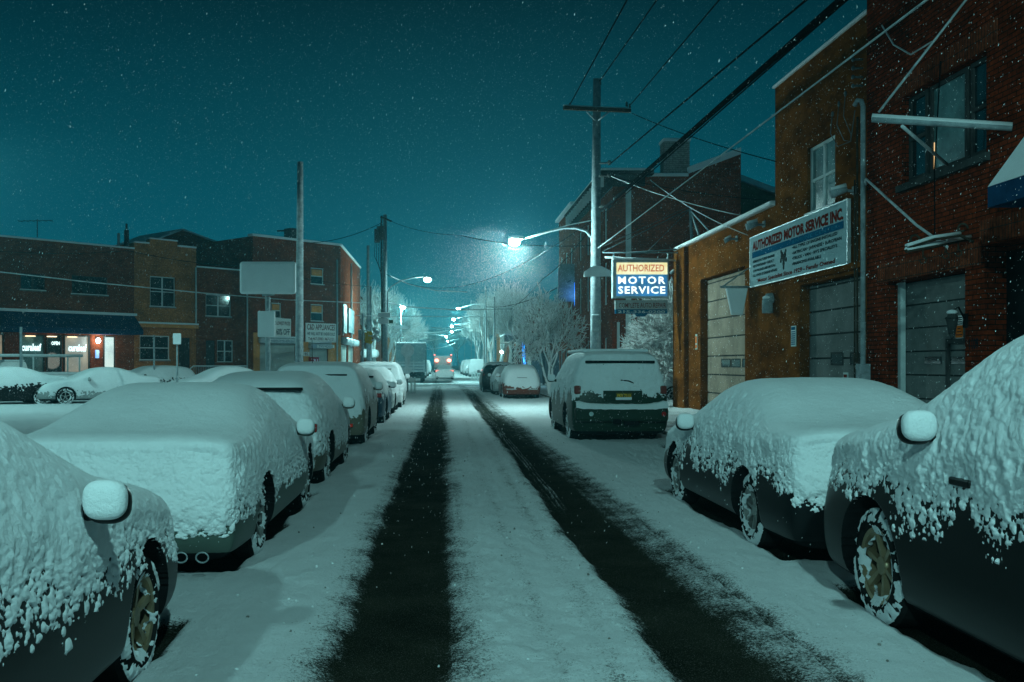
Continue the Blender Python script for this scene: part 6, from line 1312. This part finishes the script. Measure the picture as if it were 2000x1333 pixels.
# ------------------------------------------------------------------ far cars: light copies
far = make_car('parked_car', 'x', 'car', 'suv', 4.6, 1.85, 1.7, 'silver', 3, zs=.6, zb=.3, seed=301, mirrors=(), hi=False, T=(.03,.07), group='snowed in cars parked far down the road', wins=False)
far2 = make_car('parked_car', 'x', 'car', 'sedan', 4.5, 1.8, 1.42, 'night', 3, zs=.7, zb=.4, seed=302, mirrors=(), hi=False, T=(.03,.07), group='snowed in cars parked far down the road', wins=False)
FR = [(4.25, 124, 'white van like car leading the far right row'), (3.9, 133, 'second car in the far right row'), (3.9, 142, 'third car in the far right row'), (3.9, 151, 'fourth car in the far right row'), (3.9, 160, 'fifth car in the far right row'), (3.9, 172, 'last car visible in the far right row'),
      (-2.9, 112, 'first car on the left beyond the box truck'), (-2.9, 121, 'second car on the left beyond the box truck'), (-2.9, 131, 'third car on the left beyond the box truck'), (-2.9, 143, 'fourth car on the left beyond the box truck'), (-2.9, 156, 'last car on the left beyond the box truck')]
for k, (x, y, lb) in enumerate(FR):
    p = far if k % 2 == 0 else far2; t = p if k < 2 else dup(p, (0,0,0), 0); t.location = (x, y, 0); t['label'] = 'hazy snow covered ' + lb
    if k == 0: t.scale = (1.15, 1.1, 1.25)
# moving car and the truck with red lights
c = make_car('driving_car', 'white car driving away in the middle with red tail lamps lit', 'car', 'sedan', 4.7, 1.86, 1.45, 'white', 4, zs=2.5, zb=2.5, seed=311, T=(.004,.012), hi=True, mirrors=(1,-1)); c.location = (.18, 103, 0)
for s_ in (1, -1): mb = MB(); x0, x1 = sorted((s_*.52, s_*.90)); mb.box(x0, x1, -2.40, -2.2, .84, 1.0); part(c, 'tail_light', mb, M['redlens'], .02)
mb = MB(); mb.box(-.26, .26, -2.42, -2.36, .74, .86); part(c, 'licence_plate', mb, M['wht'])
mb = MB(); mb.box(-.80, .80, -2.44, -2.3, .27, .42); part(c, 'rear_diffuser', mb, M['black'], .02)
lamp_light((.18, 99.8, .9), .6, (1,.12,.06), .3)
tw = thing('tow_truck', 'truck with a row of glowing red lamps ahead of the white car', 'truck', (.1, 120, 0))
mb = MB(); mb.box(-1.1, 1.1, 120, 125, .8, 2.6); mb.build('cab', PAINT['silver'], tw, .05); mb = MB(); mb.box(-1.1, 1.1, 119.6, 120, .6, 1.2); mb.build('tail_bar', M['black'], tw)
for x in (-.75, .75): mb = MB(); mb.ball((x, 119.9, 2.05), .22, .1, .17, 12, 8); mb.build('warning_lamp', emis('red_beacon', (1,.16,.08), 14), tw)
for x in (-1.0, 1.0): mb = MB(); mb.ball((x, 119.95, 2.72), .12, .1, .09, 12, 8); mb.build('roof_beacon', M['redlens'], tw)
for x in (-.9, .65):
    mb = MB(); mb.tube([(x, 120.8, .5), (x+.25, 120.8, .5)], .5, 16); mb.build('wheel', M['rubber'], tw)
lamp_light((0, 118.8, 2.2), 6, (1,.15,.08), .4)
bk = thing('snow_heap', 'small shovelled snow lump with dirt beside the tyre of the green car', 'snow heap', (4.9, 15.6, 0)); mb = MB()
for k in range(9): mb.ball((4.9+random.uniform(-.5,.4), 15.7+random.uniform(-1.2,1.2), .02), random.uniform(.06,.18), random.uniform(.06,.18), random.uniform(.04,.10), 10, 7)
mb.build('lumps', SNOW, bk)

# ------------------------------------------------------------------ kicked up clods beside the tracks
cr2 = np.random.default_rng(5); nc = 1500; lane = cr2.choice([-.78, -.66, .12, .5, 1.05, 2.12, 2.3, -1.1], nc); cy_ = 2.5 + 26*cr2.random(nc)**1.6
cx2 = lane + cr2.normal(0, .10, nc); rd = (.0025 + .009*cr2.random(nc)**3); t_ = (1+5**.5)/2
iv = np.array([(-1,t_,0),(1,t_,0),(-1,-t_,0),(1,-t_,0),(0,-1,t_),(0,1,t_),(0,-1,-t_),(0,1,-t_),(t_,0,-1),(t_,0,1),(-t_,0,-1),(-t_,0,1)])/1.902
it = np.array([(0,11,5),(0,5,1),(0,1,7),(0,7,10),(0,10,11),(1,5,9),(5,11,4),(11,10,2),(10,7,6),(7,1,8),(3,9,4),(3,4,2),(3,2,6),(3,6,8),(3,8,9),(4,9,5),(2,4,11),(6,2,10),(8,6,7),(9,8,1)])
zi = np.array([Z[min(np.searchsorted(YS, b), ny-1), min(np.searchsorted(XS, a), nx-1)] for a, b in zip(cx2, cy_)])
CV = (np.stack([cx2, cy_, zi + rd*.3], 1)[:,None,:] + iv[None]*rd[:,None,None]*cr2.uniform(.6, 1.3, (nc, 12, 1))).reshape(-1, 3); CF = (it[None] + (np.arange(nc)*12)[:,None,None]).reshape(-1, 3)
o = link('snow_crumbs', np_mesh('snow_crumbs', CV, CF, [SNOW, M['concrete']], True, np.repeat((cr2.random(nc) < .35).astype(int), 20))); tag(o, kind='stuff')

# ------------------------------------------------------------------ falling snow
def flakes(n, P_, size, el):
    n = len(P_); s_ = size*rng.uniform(.5, 1.0, n)**1.0; d = np.stack([rng.normal(-.28,.22,n), rng.normal(0,.2,n), -np.ones(n)], 1); d /= np.linalg.norm(d, axis=1)[:,None]
    a = np.cross(d, rng.normal(size=(n,3))); a /= np.linalg.norm(a, axis=1)[:,None]; b = np.cross(d, a); l_ = (s_*el)[:,None]; w_ = s_[:,None]*.5
    V_ = np.stack([P_+d*l_*.5, P_-d*l_*.5, P_+a*w_, P_+(-.5*a+.87*b)*w_, P_+(-.5*a-.87*b)*w_], 1).reshape(-1, 3); i = np.arange(n)*5
    F_ = np.concatenate([np.stack([i+x, i+y, i+z], 1) for x, y, z in ((0,2,3),(0,3,4),(0,4,2),(1,3,2),(1,4,3),(1,2,4))]); return V_, F_
def box_pts(n, lo_, hi_): return rng.uniform(lo_, hi_, (n, 3))
P1 = box_pts(110000, (-26, 2.2, .1), (14, 62, 19)); P1 = P1[np.linalg.norm(P1 - np.array([0,0,CH]), axis=1) > 6.5]
P3 = box_pts(120000, (-14, 4, .1), (12, 24, 13)); P3 = P3[np.linalg.norm(P3 - np.array([0,0,CH]), axis=1) > 6.5]
pr = rng.normal(0, 1, (11000, 3))*np.array([1.2, 1.3, 1.1]) + np.array([1.7, 33.4, 4.5]); pr = pr[(pr[:,2] < 6.3) & (pr[:,2] > .2)]
pq = rng.normal(0, 1, (4000, 3))*np.array([2.4, 6, 2.0]) + np.array([-1.5, 74, 4.8]); pq = pq[pq[:,2] > .2]
ps_ = box_pts(5000, (-4, 60, .1), (9, 120, 9))
VV, FF, off = [], [], 0
for P_, s_, el in ((P1, .0062, 4.0), (P3, .0040, 4.0), (pr, .011, 3.0), (pq, .018, 2.4), (ps_, .022, 2.2)):
    v_, f_ = flakes(0, P_, s_, el); VV.append(v_); FF.append(f_+off); off += len(v_)
FL_M = mat('flake_white', (.85,.88,.9), .6, bs=0, var=0)
o = link('falling_snow', np_mesh('falling_snow', np.concatenate(VV), np.concatenate(FF), [FL_M], False)); tag(o, kind='stuff')

# ------------------------------------------------------------------ the snowy air
hz = MB(); hz.box(-120, 90, -40, 400, -1.2, 40); o = hz.build('haze', None if False else M['black']); o.data.materials.clear()
hm = bpy.data.materials.new('snowy_air'); hm.use_nodes = True; n = hm.node_tree; n.nodes.clear(); ou = n.nodes.new('ShaderNodeOutputMaterial'); pv = n.nodes.new('ShaderNodeVolumePrincipled')
pv.inputs['Color'].default_value = (.30, .88, 1, 1); pv.inputs['Density'].default_value = .0013; pv.inputs['Anisotropy'].default_value = .6; n.links.new(pv.outputs[0], ou.inputs['Volume'])
o.data.materials.append(hm); tag(o, kind='stuff')
